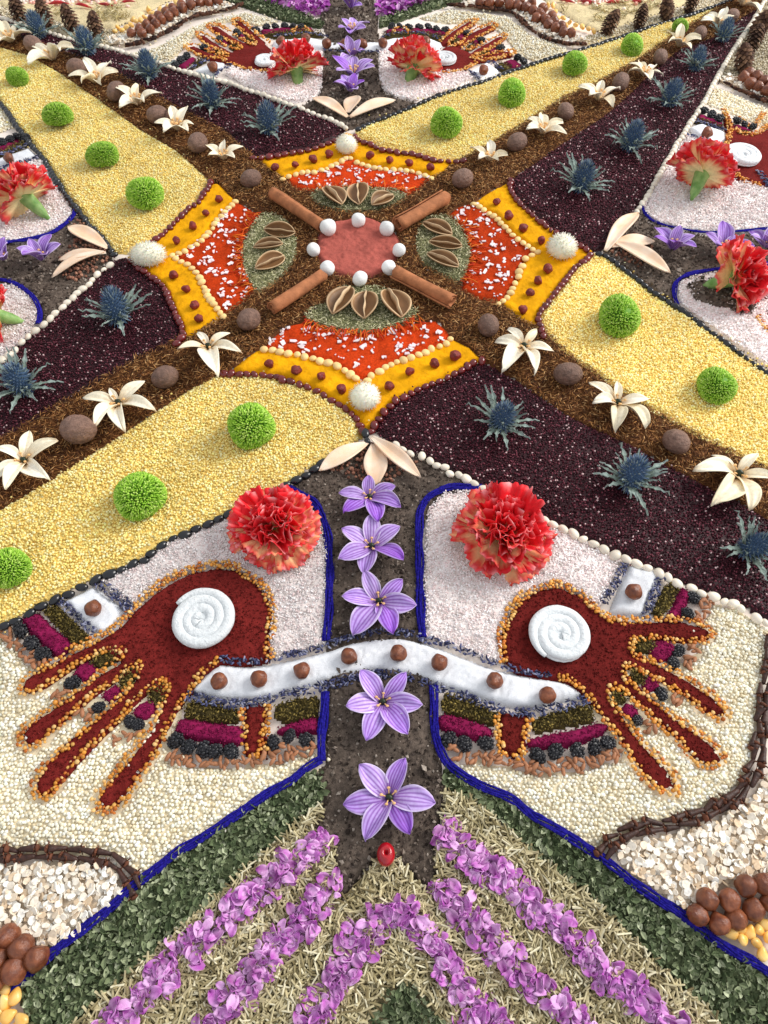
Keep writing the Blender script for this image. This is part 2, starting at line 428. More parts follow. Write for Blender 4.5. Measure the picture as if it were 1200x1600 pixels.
KR = {  # red powder inside the pale rows
 'b': PB['bl'] + PB['br'] + [(697,518),(680,503),(640,508),(575,522),(520,519),(475,506),(450,511),(425,530)],
 'r': PB['ru'] + PB['rl'] + [(745,470),(720,455),(728,430),(734,400),(728,375),(712,352),(700,338),(715,326)],
 't': PB['tl'] + PB['tr'] + [(655,298),(635,310),(620,303),(590,299),(545,299),(500,303),(465,299)],
 'l': PB['lu'][::-1][::-1] + PB['ll'] + [(385,470),(399,455),(393,445),(384,425),(378,400),(382,375),(394,355),(410,338),(398,333)],
}
KG = {  # grey green herb under the pods
 'b': [(477,500),(487,487),(512,476),(530,455),(560,452),(592,453),(640,478),(652,496),(625,511),(587,522),(550,521),(512,517)],
 'r': [(660,350),(690,340),(716,354),(729,378),(734,400),(728,427),(719,446),(700,440),(675,425),(662,418),(652,400),(650,375)],
 't': [(485,311),(500,325),(540,335),(590,333),(620,322),(637,308),(600,299),(545,298),(500,301)],
 'l': [(412,338),(395,356),(382,385),(379,410),(387,440),(401,461),(415,455),(435,440),(450,425),(462,405),(463,380),(455,360),(440,343)],
}
DISC = [(498,368),(512,352),(535,347),(562,343),(588,347),(607,358),(622,372),(625,395),(614,415),(600,430),(575,438),(548,437),(520,430),(503,416),(494,395)]
YEL = {
 'lower left': [(335,592),(350,588)] + [(x, y + 4) for x, y in RB['bl'][2:]] + [(560,688),(500,722),(446,757),(402,780),(360,803),(325,817),(289,833),(252,850),(225,873),(190,888),(150,903),(106,926),(64,944),(24,968),(0,980),(-150,1050),(-150,880),(0,800),(100,740),(200,675),(300,610)],
 'lower right': [(x + 3, y) for x, y in RB['rl']] + [(870,546),(900,568),(1000,637),(1100,692),(1200,738),(1300,790),(1300,640),(1200,583),(1125,530),(1057,482),(1000,441),(950,402),(930,397)],
 'upper right': [(555,210)] + [(x, y - 3) for x, y in RB['tr'][1:]] + [(765,230),(835,187),(880,157),(930,135),(992,100),(1050,60),(1107,25),(1140,5),(1250,-55),(1235,-30),(1135,3),(1080,25),(1005,47),(930,72),(867,90),(805,112),(755,130),(692,148),(617,180),(580,194),(560,204)],
 'upper left': [(326,283),(280,240),(220,205),(165,165),(100,120),(50,90),(0,75),(-80,45),(-80,90),(0,160),(26,196),(66,244),(100,298),(138,348),(176,396),(205,398),(236,377),(250,370),(264,356),(284,336),(303,319),(317,302),(326,292)],
}
DRK = {
 'lower left': [(172,412),(200,404)] + [(x - 3, y + 2) for x, y in RB['ll']] + [(215,565),(120,620),(0,692),(-150,770),(-150,650),(2,566),(34,538),(69,510),(98,484),(129,455),(152,432)],
 'lower right': [(585,678)] + [(x + 2, y + 3) for x, y in RB['br'][1:]] + [(815,603),(880,648),(920,668),(980,694),(1025,720),(1100,760),(1150,783),(1200,815),(1300,870),(1300,1020),(1196,970),(1157,948),(1115,930),(1058,909),(1012,885),(961,865),(911,840),(864,817),(800,786),(755,762),(717,741),(682,726),(641,708),(610,690)],
 'upper right': [(798,283)] + [(x + 2, y - 1) for x, y in RB['ru']] + [(930,394),(948,390),(995,331),(1017,297),(1036,263),(1057,226),(1075,198),(1100,160),(1120,123),(1140,88),(1165,50),(1191,8),(1230,-50),(1200,-25),(1182,15),(1150,35),(1110,62),(1060,80),(1017,115),(982,150),(945,182),(880,225),(845,250)],
 'upper left': [(x, y - 2) for x, y in RB['tl']] + [(541,204),(532,196),(514,187),(487,178),(461,167),(405,147),(375,138),(325,123),(289,113),(252,101),(207,87),(172,77),(105,61),(60,47),(8,31),(-60,10),(-60,32),(0,50),(65,75),(110,90),(165,110),(220,140),(280,175),(350,210)],
}
BROWN = [
 [(390,240),(442,283),(675,283),(724,250),(792,275),(740,320),(780,478),(850,522),(765,568),(704,532),(412,547),(345,592),(281,532),(350,497),(368,315),(322,282)],
 [(281,532),(215,563),(120,618),(0,690),(-150,768),(-150,882),(0,802),(100,742),(200,677),(300,612),(348,588),(412,547),(352,497)],
 [(752,562),(815,605),(880,650),(920,670),(980,696),(1025,722),(1100,762),(1150,785),(1200,818),(1300,875),(1300,788),(1200,737),(1100,690),(1000,635),(900,566),(849,520),(780,478),(704,530)],
 [(675,282),(724,250),(765,228),(835,185),(880,155),(930,133),(992,98),(1050,58),(1107,23),(1140,3),(1250,-57),(1235,-52),(1200,-20),(1182,17),(1150,37),(1110,64),(1060,82),(1017,117),(982,152),(945,184),(880,227),(845,252),(796,285),(740,320)],
 [(442,283),(396,248),(350,208),(280,173),(220,138),(165,108),(110,88),(65,73),(0,48),(-60,30),(-80,45),(0,78),(50,92),(100,122),(165,167),(220,207),(280,242),(328,286),(368,316)],
]

wKY = {k: W(v) for k, v in KY.items()}; wKR = {k: W(v) for k, v in KR.items()}; wKG = {k: W(v, True, 4) for k, v in KG.items()}
wD = W(DISC, True, 4)
SIDE = {'b': 'bottom', 'r': 'right', 't': 'top', 'l': 'left'}

# four yellow millet beds
for i, (k, p) in enumerate(YEL.items()):
    bed('millet_bed', W(p), .0020, [C(248,226,142), C(243,215,122), C(251,239,180), C(228,192,98)], f'{k} bed of yellow millet grains running out from the star', 'millet',
        h=.0032, base_col=C(230,196,104), weights=[.4, .27, .24, .09], amp=.0013, seed=i, zj=.38, aspect=(1, .95, .9), shape=ICO0 if i < 2 else OCTS, size_var=.15)
# four dark beds; pale specks are light seeds plus highlights on grain edges, put in as colour
for i, (k, p) in enumerate(DRK.items()):
    bed('dark_seed_bed', W(p), .0019 if i < 2 else .0022, [C(76,26,38), C(50,16,25), C(114,56,68), C(214,182,182)], f'{k} bed of dark purple seeds with pale specks', 'seeds',
        h=.0030, base_col=C(46,15,23), weights=[.40, .36, .195, .045], amp=.001, seed=10 + i, zj=.5, sp=.95, aspect=(1, .85, .7), shape=OCTS, tilt=.6, m='dark_grain')
# brown shreds: the diagonal cross
holes = list(wKY.values()) + list(wKR.values()) + [wD] + [W(np.array(KG[k])) for k in KG]
sh = []
BENT = (np.array([(-1, -.25, 0), (1, -.25, .3), (0, .9, 1), (0, -.9, .6), (.1, .2, -1)], float), np.array([(0, 3, 2), (0, 2, 4), (0, 4, 3), (1, 2, 3), (1, 4, 2), (1, 3, 4)]))
def shreds(q, L, wd, z, palette, tilt=.35, wts=None, cj=.25):
    n = len(q); P = np.stack([q[:, 0], q[:, 1], z], 1)
    S = np.stack([L * (.6 + .8 * rng.random(n)), wd * (.7 + .6 * rng.random(n)), wd * (.5 + .4 * rng.random(n))], 1) / 2
    return scat(P, BENT, S, rotmats(n, tilt), pick(n, palette, wts, cj))
BRN = [C(144,96,54), C(106,66,36), C(178,128,76), C(78,46,27), C(206,162,110)]
for i, p in enumerate(BROWN):
    pw = W(p)
    V, F = patch(pw, .0024, .004, .004, (.0012, .02), (.0005, .004), z0=.0002, holes=holes if i == 0 else list(wKY.values()), seed=20 + i)
    V[:, 2] += .0001 * i
    sh.append((V, F, C(108,66,34)))
    q = hexpts(pw, .00185, .5, holes if i == 0 else list(wKY.values()))
    sh.append(shreds(q, .0064, .00088, .0032 + rng.random(len(q)) * .0022, BRN, .3, [.3, .26, .2, .14, .1]))
V, F, c = join(sh)
obj('brown_shred_bed', mk_mesh('brown_shred_bed', V, F, c, 'dry'), None, 'brown dried shreds forming the diagonal cross of the carpet', 'shreds', None, 'stuff')

# the star
for i, k in enumerate('brtl'):
    heap('yellow_powder', wKY[k], .0034, C(226,160,8), f'{SIDE[k]} point of the star in bright yellow turmeric powder', 'powder', 'paste', nz=(.0009, .012), fine=(.0005, .003), seed=30 + i, var=.12)
    heap('red_powder', wKR[k], .0030, C(196,62,20), f'{SIDE[k]} field of orange red powder inside the star', 'powder', 'powder', nz=(.0007, .008), fine=(.0005, .002), seed=35 + i, var=.16)
    q = hexpts(wKG[k], .0016, .5)
    n = len(q)
    V, F = patch(wKG[k], .0030, .002, .005, (.0008, .01), (.0004, .003), seed=40 + i)
    V1, F1, c1 = join([shreds(q, .005, .0009, .0036 + rng.random(n) * .002, [C(186,182,140), C(150,150,108), C(214,208,172), C(112,116,78)], .3, None, .12), (V, F, C(140,138,98))])
    obj('herb_patch', mk_mesh('herb_patch', V1, F1, c1, 'dry'), None, f'grey green dried herb patch under the {SIDE[k]} seed pods', 'herb', None, 'stuff')
heap('clay_disc', wD, .0042, C(162,84,74), 'terracotta clay paste disc at the centre of the star', 'clay', 'paste', res=.001, nz=(.0008, .01), fine=(.0007, .0035), seed=50, var=.14)
# white salt flakes on the red, saffron threads along the herb
def irregular(seed, k=6):
    r = np.random.default_rng(seed); a = np.sort(r.random(k) * 6.283) if k == 6 else (np.arange(k) + .4 * r.random(k)) / k * 6.283; rr = .6 + .5 * r.random(k) if k == 6 else .85 + .25 * r.random(k)
    V = np.stack([np.cos(a) * rr, np.sin(a) * rr * .8, np.zeros(k)], 1)
    V = np.concatenate([V + (0, 0, .5), V * 1.05 - (0, 0, .5)])
    F = [(0, i, i + 1) for i in range(1, k - 1)] + [(k, k + i + 1, k + i) for i in range(1, k - 1)]
    for i in range(k): j = (i + 1) % k; F += [(i, k + i, k + j), (i, k + j, j)]
    return V, np.array(F)
FL = [irregular(s) for s in range(5)]
OF = [irregular(s, 8) for s in range(5)]
for k in 'brtl':
    q = hexpts(wKR[k], .0098, .34); d = segdist(wKR[k], q); q = q[d > .003]
    cl = []
    for p in q:
        for j in range(rng.integers(1, 5)): cl.append(p + rng.normal(size=2) * .0022)
    q = np.array(cl); q = q[inside(wKR[k], q)]; n = len(q); parts = []
    for s in range(5):
        qs = q[s::5]; m_ = len(qs)
        sz = .0010 + .0026 * rng.random(m_) ** 2
        parts.append(scat(np.stack([qs[:, 0], qs[:, 1], .0040 + .0006 * rng.random(m_)], 1), FL[s], np.stack([sz, sz, np.full(m_, .0007)], 1), rotmats(m_, .15), pick(m_, [C(244,226,230), C(250,240,240)], None, .04)))
    V, F, c = join(parts)
    obj('salt_flakes', mk_mesh('salt_flakes', V, F, c, 'crystal', False), None, f'white salt flakes strewn on the {SIDE[k]} red field of the star', 'salt', None, 'stuff')
FR = {'b': [(478,503),(512,517),(550,521),(587,522),(625,511),(652,497)], 'r': [(716,352),(729,378),(734,400),(728,427),(719,446)], 't': [(500,303),(545,299),(590,299),(620,303),(637,309)], 'l': [(408,340),(394,356),(382,385),(379,410),(387,440),(400,458)]}
ctr = G([(560, 392)])[0]
for k in 'brtl':
    path = G(smooth(FR[k], 6, False)); q, a = along(path, .0011 if k == 'b' else .0013); parts = []
    for p in q:
        p = p + rng.normal(size=2) * .0012
        out = p - ctr; out /= np.linalg.norm(out); out = np.array([out[0] + rng.normal() * .5, out[1] + rng.normal() * .5])
        L = .004 + .006 * rng.random(); bend = rng.normal() * .35; pts = []
        for t in np.linspace(0, 1, 4):
            o2 = np.array([out[0] - out[1] * bend * t, out[1] + out[0] * bend * t]) * L * t
            pts.append((p[0] + o2[0], p[1] + o2[1], .0047 + .0012 * math.sin(t * 3) * rng.random()))
        v, f = tube(pts, np.array([.0005, .0005, .0005, .0007]), 4); parts.append((v, f, pick(1, [C(216,84,14), C(196,52,12), C(232,124,30)])[0]))
    V, F, c = join(parts)
    obj('saffron_threads', mk_mesh('saffron_threads', V, F, c, 'petal'), None, f'orange saffron threads fringing the {SIDE[k]} herb patch', 'saffron', None, 'stuff')

# ------------------------------------------------------------------ helpers for the four panels
LENT = [C(214,142,48), C(228,172,88), C(190,104,26), C(236,190,120)]
HERB = [C(104,90,44), C(78,66,30), C(136,118,62), C(58,50,26)]
LAV = [C(92,96,132), C(60,62,96), C(148,150,174), C(112,110,120), C(44,46,74)]
SALT = [C(240,232,230), C(230,212,210), C(248,244,244), C(214,204,198), C(242,220,218)]
SOIL = [C(104,92,83), C(78,67,60), C(134,121,110), C(54,45,40), C(172,160,148)]
OATC = [C(242,232,216), C(230,212,188), C(250,246,238), C(212,188,158)]
ROSE = [C(182,170,134), C(148,136,100), C(214,206,176), C(114,102,72), C(196,184,146)]
MINT = [C(112,122,90), C(86,98,68), C(144,152,120), C(64,76,50), C(170,176,146)]

def ell(cx, cy, rx, ry, ang=0, n=18):
    t = np.arange(n) / n * 2 * np.pi; a = math.radians(ang)
    x = rx * np.cos(t) * (1 + .1 * np.sin(3 * t + cx)); y = ry * np.sin(t) * (1 + .1 * np.cos(2 * t + cy))
    return np.stack([cx + x * math.cos(a) + y * math.sin(a), cy - x * math.sin(a) + y * math.cos(a)], 1)

def stuff(name, parts, m, label, cat, smoothed=True):
    V, F, c = join(parts)
    return obj(name, mk_mesh(name, V, F, c, m, smoothed), None, label, cat, None, 'stuff')

def union_heap(name, polys, h, color, label, cat, m='powder', res=.0012, edge=.003, nz=(.0006, .01), fine=(.0005, .0025), var=.14, seed=0, z0=.0012, grow=0., specks=0):
    lo = np.min([p.min(0) for p in polys], 0) - res - grow; hi = np.max([p.max(0) for p in polys], 0) + res + grow
    nx = int((hi[0] - lo[0]) / res) + 2; ny = int((hi[1] - lo[1]) / res) + 2
    X, Y = np.meshgrid(lo[0] + np.arange(nx) * res, lo[1] + np.arange(ny) * res, indexing='ij')
    q = np.stack([X, Y], -1).reshape(-1, 2); d = np.zeros(len(q))
    for p in polys:
        bb = np.nonzero(((q > p.min(0) - grow) & (q < p.max(0) + grow)).all(1))[0]
        if len(bb):
            sd = segdist(p, q[bb]); sd[~inside(p, q[bb])] *= -1; d[bb] = np.maximum(d[bb], sd + grow)
    ins = d > 0; t = np.clip(d / edge, 0, 1); t = t * (2 - t)
    z = z0 + t * (h + nz[0] * 2 * vnoise(q, nz[1], seed) + fine[0] * 2 * vnoise(q, fine[1], seed + 1) + fine[0] * vnoise(q, fine[1] * .5, seed + 2))
    ii = ins.reshape(nx, ny); keep = (ii[:-1, :-1].astype(int) + ii[1:, :-1] + ii[:-1, 1:] + ii[1:, 1:]) >= 2
    a, b = np.nonzero(keep); n = a * ny + b; Q = np.stack([n, n + ny, n + ny + 1, n + 1], 1)
    used = np.unique(Q); mp = np.full(len(q), -1); mp[used] = np.arange(len(used))
    V = np.stack([q[used, 0], q[used, 1], np.where(ins[used], z[used], .0003)], 1)
    V[:, :2] += rng.normal(size=(len(V), 2)) * res * .12
    c = np.array(color)[None] * (1 + var * 2 * vnoise(V[:, :2], .012, seed + 5) + var * 1.5 * vnoise(V[:, :2], .003, seed + 6))[:, None]
    T = tri(mp[Q])
    if specks:
        i = rng.integers(0, len(V), int(len(V) * specks)); P = V[i] + rng.normal(size=(len(i), 3)) * np.array([res * .5, res * .5, 0]) + np.array([0, 0, .0002]); n = len(i)
        out = rng.random(n) < .02; P[out, :2] += rng.normal(size=(out.sum(), 2)) * .003
        V, T, c = join([(V, T, c), scat(P, TET, (.00028 + .0003 * rng.random((n, 1))) * np.ones((1, 3)), rotmats(n, 1.), pick(n, [np.array(color) * .88, np.array(color), np.array(color) * 1.25 + .006], None, .1))])
    return obj(name, mk_mesh(name, V, T, c, m), None, label, cat, None, 'stuff')
TET = (np.array([(1, 1, 1), (-1, -1, 1), (-1, 1, -1), (1, -1, -1)], float), np.array([(0, 2, 1), (0, 1, 3), (0, 3, 2), (1, 2, 3)]))

def lentils(paths, wd_px, label, d=.0028, z=.0036):
    parts = []
    for p, wpx in zip(paths, wd_px if hasattr(wd_px, '__len__') else [wd_px] * len(paths)):
        p = np.array(p, float); wd = 1.05 * wpx * MPP(*p[len(p) // 2])
        q, a = band(G(smooth(p, 4, False)), wd, 5 / (d * d))
        # keep them from sitting in each other
        order = rng.permutation(len(q)); keep = []; 
        for i in order:
            if not keep or np.min(((q[keep] - q[i]) ** 2).sum(1)) > (d * .56) ** 2: keep.append(i)
        q = q[keep]; n = len(q)
        s = d / 2 * (1 + rng.normal(size=(n, 1)) * .14)
        parts.append(scat(np.stack([q[:, 0], q[:, 1], z + rng.random(n) * d * .7], 1), LUMP, s * np.array([[1, .9, .62]]), rotmats(n, .45), pick(n, LENT, [.4, .25, .2, .15], .1)))
    return stuff('lentil_border', parts, 'grain', label, 'lentils')

def herb_parts(polys, L=.0028, sp=.0014, z=.003):
    parts = []
    for p in polys:
        V, F = patch(p, z, .0016, .004, (.0006, .008), (.0005, .003), seed=int(abs(p[0, 0]) * 1e4)); parts.append((V, F, C(70,60,28)))
        q = hexpts(p, sp, .5); parts.append(shreds(q, L, .0013, z + .0003 + rng.random(len(q)) * .0018, HERB, .6, [.35, .3, .2, .15], .2))
    return parts

def lavender_parts(paths, wpx, L=.0036, dens=420000, z=.0035):
    parts = []
    for p, w_ in zip(paths, wpx):
        p = np.array(p, float); wd = w_ * MPP(*p[len(p) // 2])
        q, a = band(G(smooth(p, 4, False)), wd, dens); n = len(q)
        S = np.stack([L / 2 * (.7 + .5 * rng.random(n)), np.full(n, .0006) * (.8 + .5 * rng.random(n)), np.full(n, .0007)], 1)
        parts.append(scat(np.stack([q[:, 0], q[:, 1], z + rng.random(n) * .0022], 1), ICO0, S, rotmats(n, .3, yaw=a + rng.normal(size=n) * .9), pick(n, LAV, [.3, .27, .15, .13, .15], .15)))
    return parts

def crystals(poly, d=.0017, h=.0032, seed=0, sp=.74, holes=()):
    V, F = patch(poly, h, .002, .004, (.0013, .014), (.0006, .004), holes=holes, seed=seed)
    parts = [(V, F, C(232,222,218))]
    q = hexpts(poly, d * sp, .5, holes); n = len(q)
    base = h + .0013 * 2 * vnoise(q, .014, seed)
    tone = vnoise(q, .03, seed + 9)
    w_ = pick(n, SALT, [.34, .18, .24, .12, .12], .05)
    pink = np.clip(tone * 1.2 + .25, 0, 1)[:, None]
    w_ = w_ * (1 - pink * .16) + pink * .16 * C(236, 204, 200)
    s = d / 2 * (.5 + .7 * rng.random((n, 1)))
    parts.append(scat(np.stack([q[:, 0], q[:, 1], base + rng.random(n) * .0014], 1), OCTX, s * np.stack([np.ones(n), .6 + .4 * rng.random(n), .5 + .4 * rng.random(n)], 1), rotmats(n, .6), w_))
    return parts
CUBE = (np.array([(x, y, z) for x in (-1, 1) for y in (-1, 1) for z in (-1, 1)], float) * .8,
        tri([(0, 1, 3, 2), (4, 6, 7, 5), (0, 4, 5, 1), (2, 3, 7, 6), (0, 2, 6, 4), (1, 5, 7, 3)]))
LUMP = lumpy(ICO0, .08, 3); OCTX = (OCT[0] * np.array([1.3, 1.15, 1.1]), OCT[1])

def soil(poly, h=.0026, seed=0, d=.0024, holes=(), big=.02):
    V, F = patch(poly, h, max(.0016, d * .72), .004, (.001, .015), (.0008, .004), holes=holes, seed=seed)
    c = np.array(C(98,86,77))[None] * (1 + .5 * vnoise(V[:, :2], .02, seed + 3) + .5 * vnoise(V[:, :2], .004, seed + 4))[:, None]
    parts = [(V, F, c)]
    q = hexpts(poly, d * .8, .5, holes); q = q[rng.random(len(q)) < .85]; n = len(q)
    s = d / 2 * (.35 + .8 * rng.random((n, 1)) ** 2); bigm = rng.random(n) < big; s[bigm] *= 2.0
    parts.append(scat(np.stack([q[:, 0], q[:, 1], h + .001 * 2 * vnoise(q, .015, seed) + s[:, 0] * .5], 1), LUMP8, s * (1 + .25 * rng.normal(size=(n, 3))), rotmats(n, .8), pick(n, SOIL, [.36, .28, .2, .1, .06], .15)))
    return parts
LUMP2 = lumpy(ICO0, .2, 8); LUMP8 = lumpy((OCT[0] * 1.15, OCT[1]), .15, 8)

def tubes_along(path_px, wpx, z=.0042, strands=5, seed=0):
    """a soft blue cord of several strands laid side by side"""
    p = np.array(path_px, float); wd = .86 * wpx * MPP(*p[len(p) // 2])
    q, a = along(G(smooth(p, 5, False)), .0022); n = len(q); r = np.random.default_rng(seed); parts = []
    nx, ny = -np.sin(a), np.cos(a)
    for k in range(strands):
        off = (k / (strands - 1) - .5) * wd * .72 if strands > 1 else 0
        wob = wd * .08 * np.sin(np.arange(n) * (.35 + .15 * r.random()) + r.random() * 6) + np.convolve(r.normal(size=n + 4), np.ones(5) / 5, 'valid') * wd * .09
        zz = z + (1 - (2 * off / wd) ** 2) * wd * .16 + np.convolve(r.normal(size=n + 4), np.ones(5) / 5, 'valid') * .0005
        P = np.stack([q[:, 0] + nx * (off + wob), q[:, 1] + ny * (off + wob), zz], 1)
        rad = wd / strands * .72 * (1 + .18 * np.convolve(r.normal(size=n + 2), np.ones(3) / 3, 'valid'))
        parts.append(tube(P, np.clip(rad, .0004, 1), 6))
    return parts
def cord(paths, wpx, label, **k):
    parts = []
    for i, p in enumerate(paths): parts += tubes_along(p, wpx, seed=i + 3, **k)
    for p in paths:
        p = np.array(p, float); wd = wpx * MPP(*p[len(p) // 2]) * 1.1; q, a = band(G(smooth(p, 5, False)), wd, 120000); n = len(q)
        S = np.stack([.0016 * (.5 + rng.random(n)), np.full(n, .00016), np.full(n, .00016)], 1)
        v, f, _ = scat(np.stack([q[:, 0], q[:, 1], .0042 + .002 * rng.random(n)], 1), BENT, S, rotmats(n, .4, yaw=a + rng.normal(size=n) * .7), np.zeros((n, 3))); parts.append((v, f))
    V, F, c = join(parts)
    return obj('blue_cord', mk_mesh('blue_cord', V, F, None, 'blue_yarn'), None, label, 'cord')

# ------------------------------------------------------------------ near panel: the two hands
SOILP = [(575,692),(500,730),(446,764),(478,786),(500,806),(512,850),(512,1000),(509,1195),(485,1222),(505,1255),(488,1300),(522,1318),(520,1370),(528,1425),(545,1395),(575,1357),(600,1333),(630,1355),(660,1387),(674,1402),(682,1375),(684,1300),(692,1262),(698,1235),(686,1190),(676,1080),(658,1000),(656,850),(668,798),(700,772),(745,763),(700,738),(655,714),(615,695)]
stuff('soil_bed', soil(W(SOILP), seed=60), 'soil', 'dark crumbly soil down the middle of the near panel', 'soil', False)
GR = [(505,738),(545,752),(585,764),(630,752),(656,722),(620,702),(575,694),(540,710)]
q = hexpts(W(GR), .0036, .35); n = len(q)
stuff('brown_gravel', [scat(np.stack([q[:, 0], q[:, 1], .0042 + .001 * rng.random(n)], 1), LUMP2, .0017 * (.6 + .6 * rng.random((n, 1))) * np.ones((1, 3)), rotmats(n, .8), pick(n, [C(140,96,78), C(112,74,60), C(168,122,100)], None, .12))], 'dry', 'brown gravel under the three shell petals of the near panel', 'gravel', False)

SALTL = [(362,806),(402,784),(446,764),(478,786),(500,806),(512,850),(512,1012),(470,1024),(424,1032),(420,1008),(427,960),(420,935),(405,913),(385,898),(345,884),(300,893),(262,910),(235,930),(208,952),(155,912),(225,876),(289,836)]
SALTR = [(755,768),(692,774),(668,800),(660,900),(664,1002),(700,1008),(745,1026),(784,1041),(781,1000),(790,968),(812,938),(842,919),(875,914),(905,930),(933,954),(968,876),(911,846),(864,822),(800,790)]
stuff('salt_bed', crystals(W(SALTL), seed=70), 'crystal', 'pale pink coarse salt bed behind the left hand', 'salt', False)
stuff('salt_bed', crystals(W(SALTR), seed=71), 'crystal', 'pale pink coarse salt bed behind the right hand', 'salt', False)

SUGB = [(300,1083),(320,1058),(345,1040),(380,1043),(425,1040),(470,1030),(515,1018),(550,1006),(600,998),(640,1001),(690,1016),(740,1036),(790,1052),(850,1062),(882,1068),(908,1084),(900,1094),(870,1100),(830,1109),(790,1105),(745,1092),(690,1074),(650,1062),(600,1052),(560,1057),(520,1065),(470,1078),(420,1092),(370,1096),(330,1092)]
heap('sugar_band', W(SUGB, True, 3), .0044, C(236,238,243), 'white sugar band linking the two hands across the soil', 'sugar', 'sugar', res=.0011, nz=(.0012, .012), fine=(.0004, .002), edge=.005, seed=72, var=.01)
heap('sugar_square', W([(100,942),(147,917),(198,955),(178,988),(157,994),(132,979)]), .0042, C(236,238,243), 'white sugar square beside the left hand thumb', 'sugar', 'sugar', res=.0011, nz=(.0012, .01), seed=73, var=.01)
heap('sugar_square', W([(980,884),(1020,892),(1032,905),(1012,940),(1002,966),(950,960),(960,935)]), .0042, C(236,238,243), 'white sugar square beside the right hand thumb', 'sugar', 'sugar', res=.0011, nz=(.0012, .01), seed=74, var=.01)
LV = [[(345,1033),(380,1038),(425,1034),(452,1027),(490,1020),(515,1011),(545,1001),(577,993),(610,991),(642,995),(664,1003),(697,1010),(740,1028),(777,1041),(810,1052),(860,1060)],
      [(295,1090),(330,1099),(370,1104),(410,1099),(445,1089),(480,1083),(520,1073),(555,1063),(600,1057),(650,1065),(690,1081),(745,1099),(790,1113),(830,1117),(875,1108),(915,1096)],
      [(155,914),(180,932),(208,956)], [(97,942),(122,966),(150,994)], [(976,884),(960,912),(940,946)], [(1030,906),(1018,936),(1006,970)]]
stuff('lavender_buds', lavender_parts(LV, [10, 15, 16, 12, 13, 13]), 'dry', 'blue grey lavender buds edging the white sugar of the near panel', 'lavender')

# hands
HL = [[(245,935),(270,918),(300,903),(340,895),(370,899),(395,917),(410,935),(418,960),(416,985),(412,1010),(416,1032),(380,1038),(345,1036),(320,1052),(305,1070),(296,1084),(264,1094),(237,1077),(205,1052),(195,1030),(150,1015),(165,1004),(195,985),(217,960)],
      [(175,998),(140,1018),(100,1036),(67,1052),(47,1067),(43,1078),(52,1080),(72,1073),(100,1055),(130,1033),(160,1018),(200,1022)],
      [(205,1035),(165,1058),(125,1086),(87,1115),(52,1138),(44,1152),(50,1161),(62,1155),(82,1141),(105,1122),(130,1103),(155,1084),(185,1062),(218,1048)],
      [(228,1056),(207,1080),(175,1113),(140,1142),(105,1170),(78,1200),(66,1222),(66,1238),(77,1240),(97,1221),(130,1184),(160,1152),(190,1125),(215,1097),(248,1070)],
      [(268,1072),(262,1100),(248,1138),(225,1172),(200,1202),(175,1230),(162,1250),(168,1260),(184,1255),(210,1218),(240,1175),(260,1140),(275,1110),(297,1080)],
      [(390,1107),(413,1106),(408,1132),(412,1176),(389,1176)]]
HR = [[(792,1032),(790,1000),(797,972),(815,948),(842,930),(870,925),(900,937),(930,962),(955,980),(988,984),(980,1010),(988,1030),(970,1048),(960,1068),(945,1084),(922,1092),(905,1077),(885,1064),(850,1060),(810,1050)],
      [(950,976),(990,980),(1025,980),(1065,980),(1100,990),(1102,997),(1060,998),(1020,994),(970,998)],
      [(965,1012),(1000,1030),(1030,1049),(1072,1072),(1110,1097),(1124,1115),(1105,1113),(1065,1081),(1045,1071),(1010,1051),(965,1040)],
      [(955,1045),(985,1068),(1012,1098),(1050,1130),(1085,1154),(1110,1175),(1117,1188),(1098,1190),(1085,1182),(1067,1160),(1040,1135),(1018,1115),(985,1087),(945,1065)],
      [(935,1072),(950,1097),(980,1147),(1005,1177),(1032,1205),(1046,1228),(1030,1230),(1010,1212),(988,1180),(968,1148),(943,1117),(905,1075)],
      [(787,1121),(818,1123),(812,1170),(800,1178),(785,1166)]]
wHL = [W(p) for p in HL]; wHR = [W(p) for p in HR]
REDP = C(116,36,33)
union_heap('red_powder_hand', wHL, .0028, REDP, 'left open hand drawn in dark red powder, fingers to the lower left', 'powder', seed=80, grow=.0024, specks=.35)
union_heap('red_powder_hand', wHR, .0028, REDP, 'right open hand drawn in dark red powder, fingers to the lower right', 'powder', seed=81, grow=.0026, specks=.35)
LL = [[(75,1048),(120,1018),(150,1003),(175,990),(195,972),(215,950),(240,927),(265,910),(290,897),(315,890),(345,886),(370,890),(390,905),(407,915),(420,935),(427,960),(425,985),(420,1010),(425,1032)],
      [(75,1048),(58,1054),(40,1066),(36,1080),(50,1087),(72,1076),(95,1062),(110,1050),(135,1032),(160,1022),(185,1017),(197,1022),(187,1035),(162,1052),(140,1070),(110,1095),(82,1109),(62,1125),(44,1137),(34,1152),(38,1166),(52,1172),(70,1162),(87,1144),(105,1128),(130,1104),(150,1087),(165,1077),(185,1065),(207,1045),(222,1041),(217,1057),(200,1082),(180,1102),(155,1124),(140,1141),(110,1167),(85,1187),(70,1204),(59,1225),(58,1241),(72,1250),(92,1234)],
      [(92,1234),(112,1204),(135,1178),(155,1160),(175,1139),(190,1127),(205,1107),(217,1092),(240,1075),(257,1067),(265,1077),(260,1092),(252,1110),(240,1132),(225,1154),(207,1181),(190,1202),(175,1222),(155,1245),(153,1262),(168,1270),(192,1260),(212,1232),(228,1205),(240,1187),(252,1165),(262,1140),(270,1128),(282,1105),(297,1088),(305,1072),(320,1052),(343,1035)],
      [(380,1112),(382,1140),(385,1178)], [(421,1106),(417,1140),(412,1176)], [(390,1184),(412,1184)]]
lentils(LL, [13, 10, 11, 9, 14, 6], 'orange lentil outline of the left hand and its stripes')
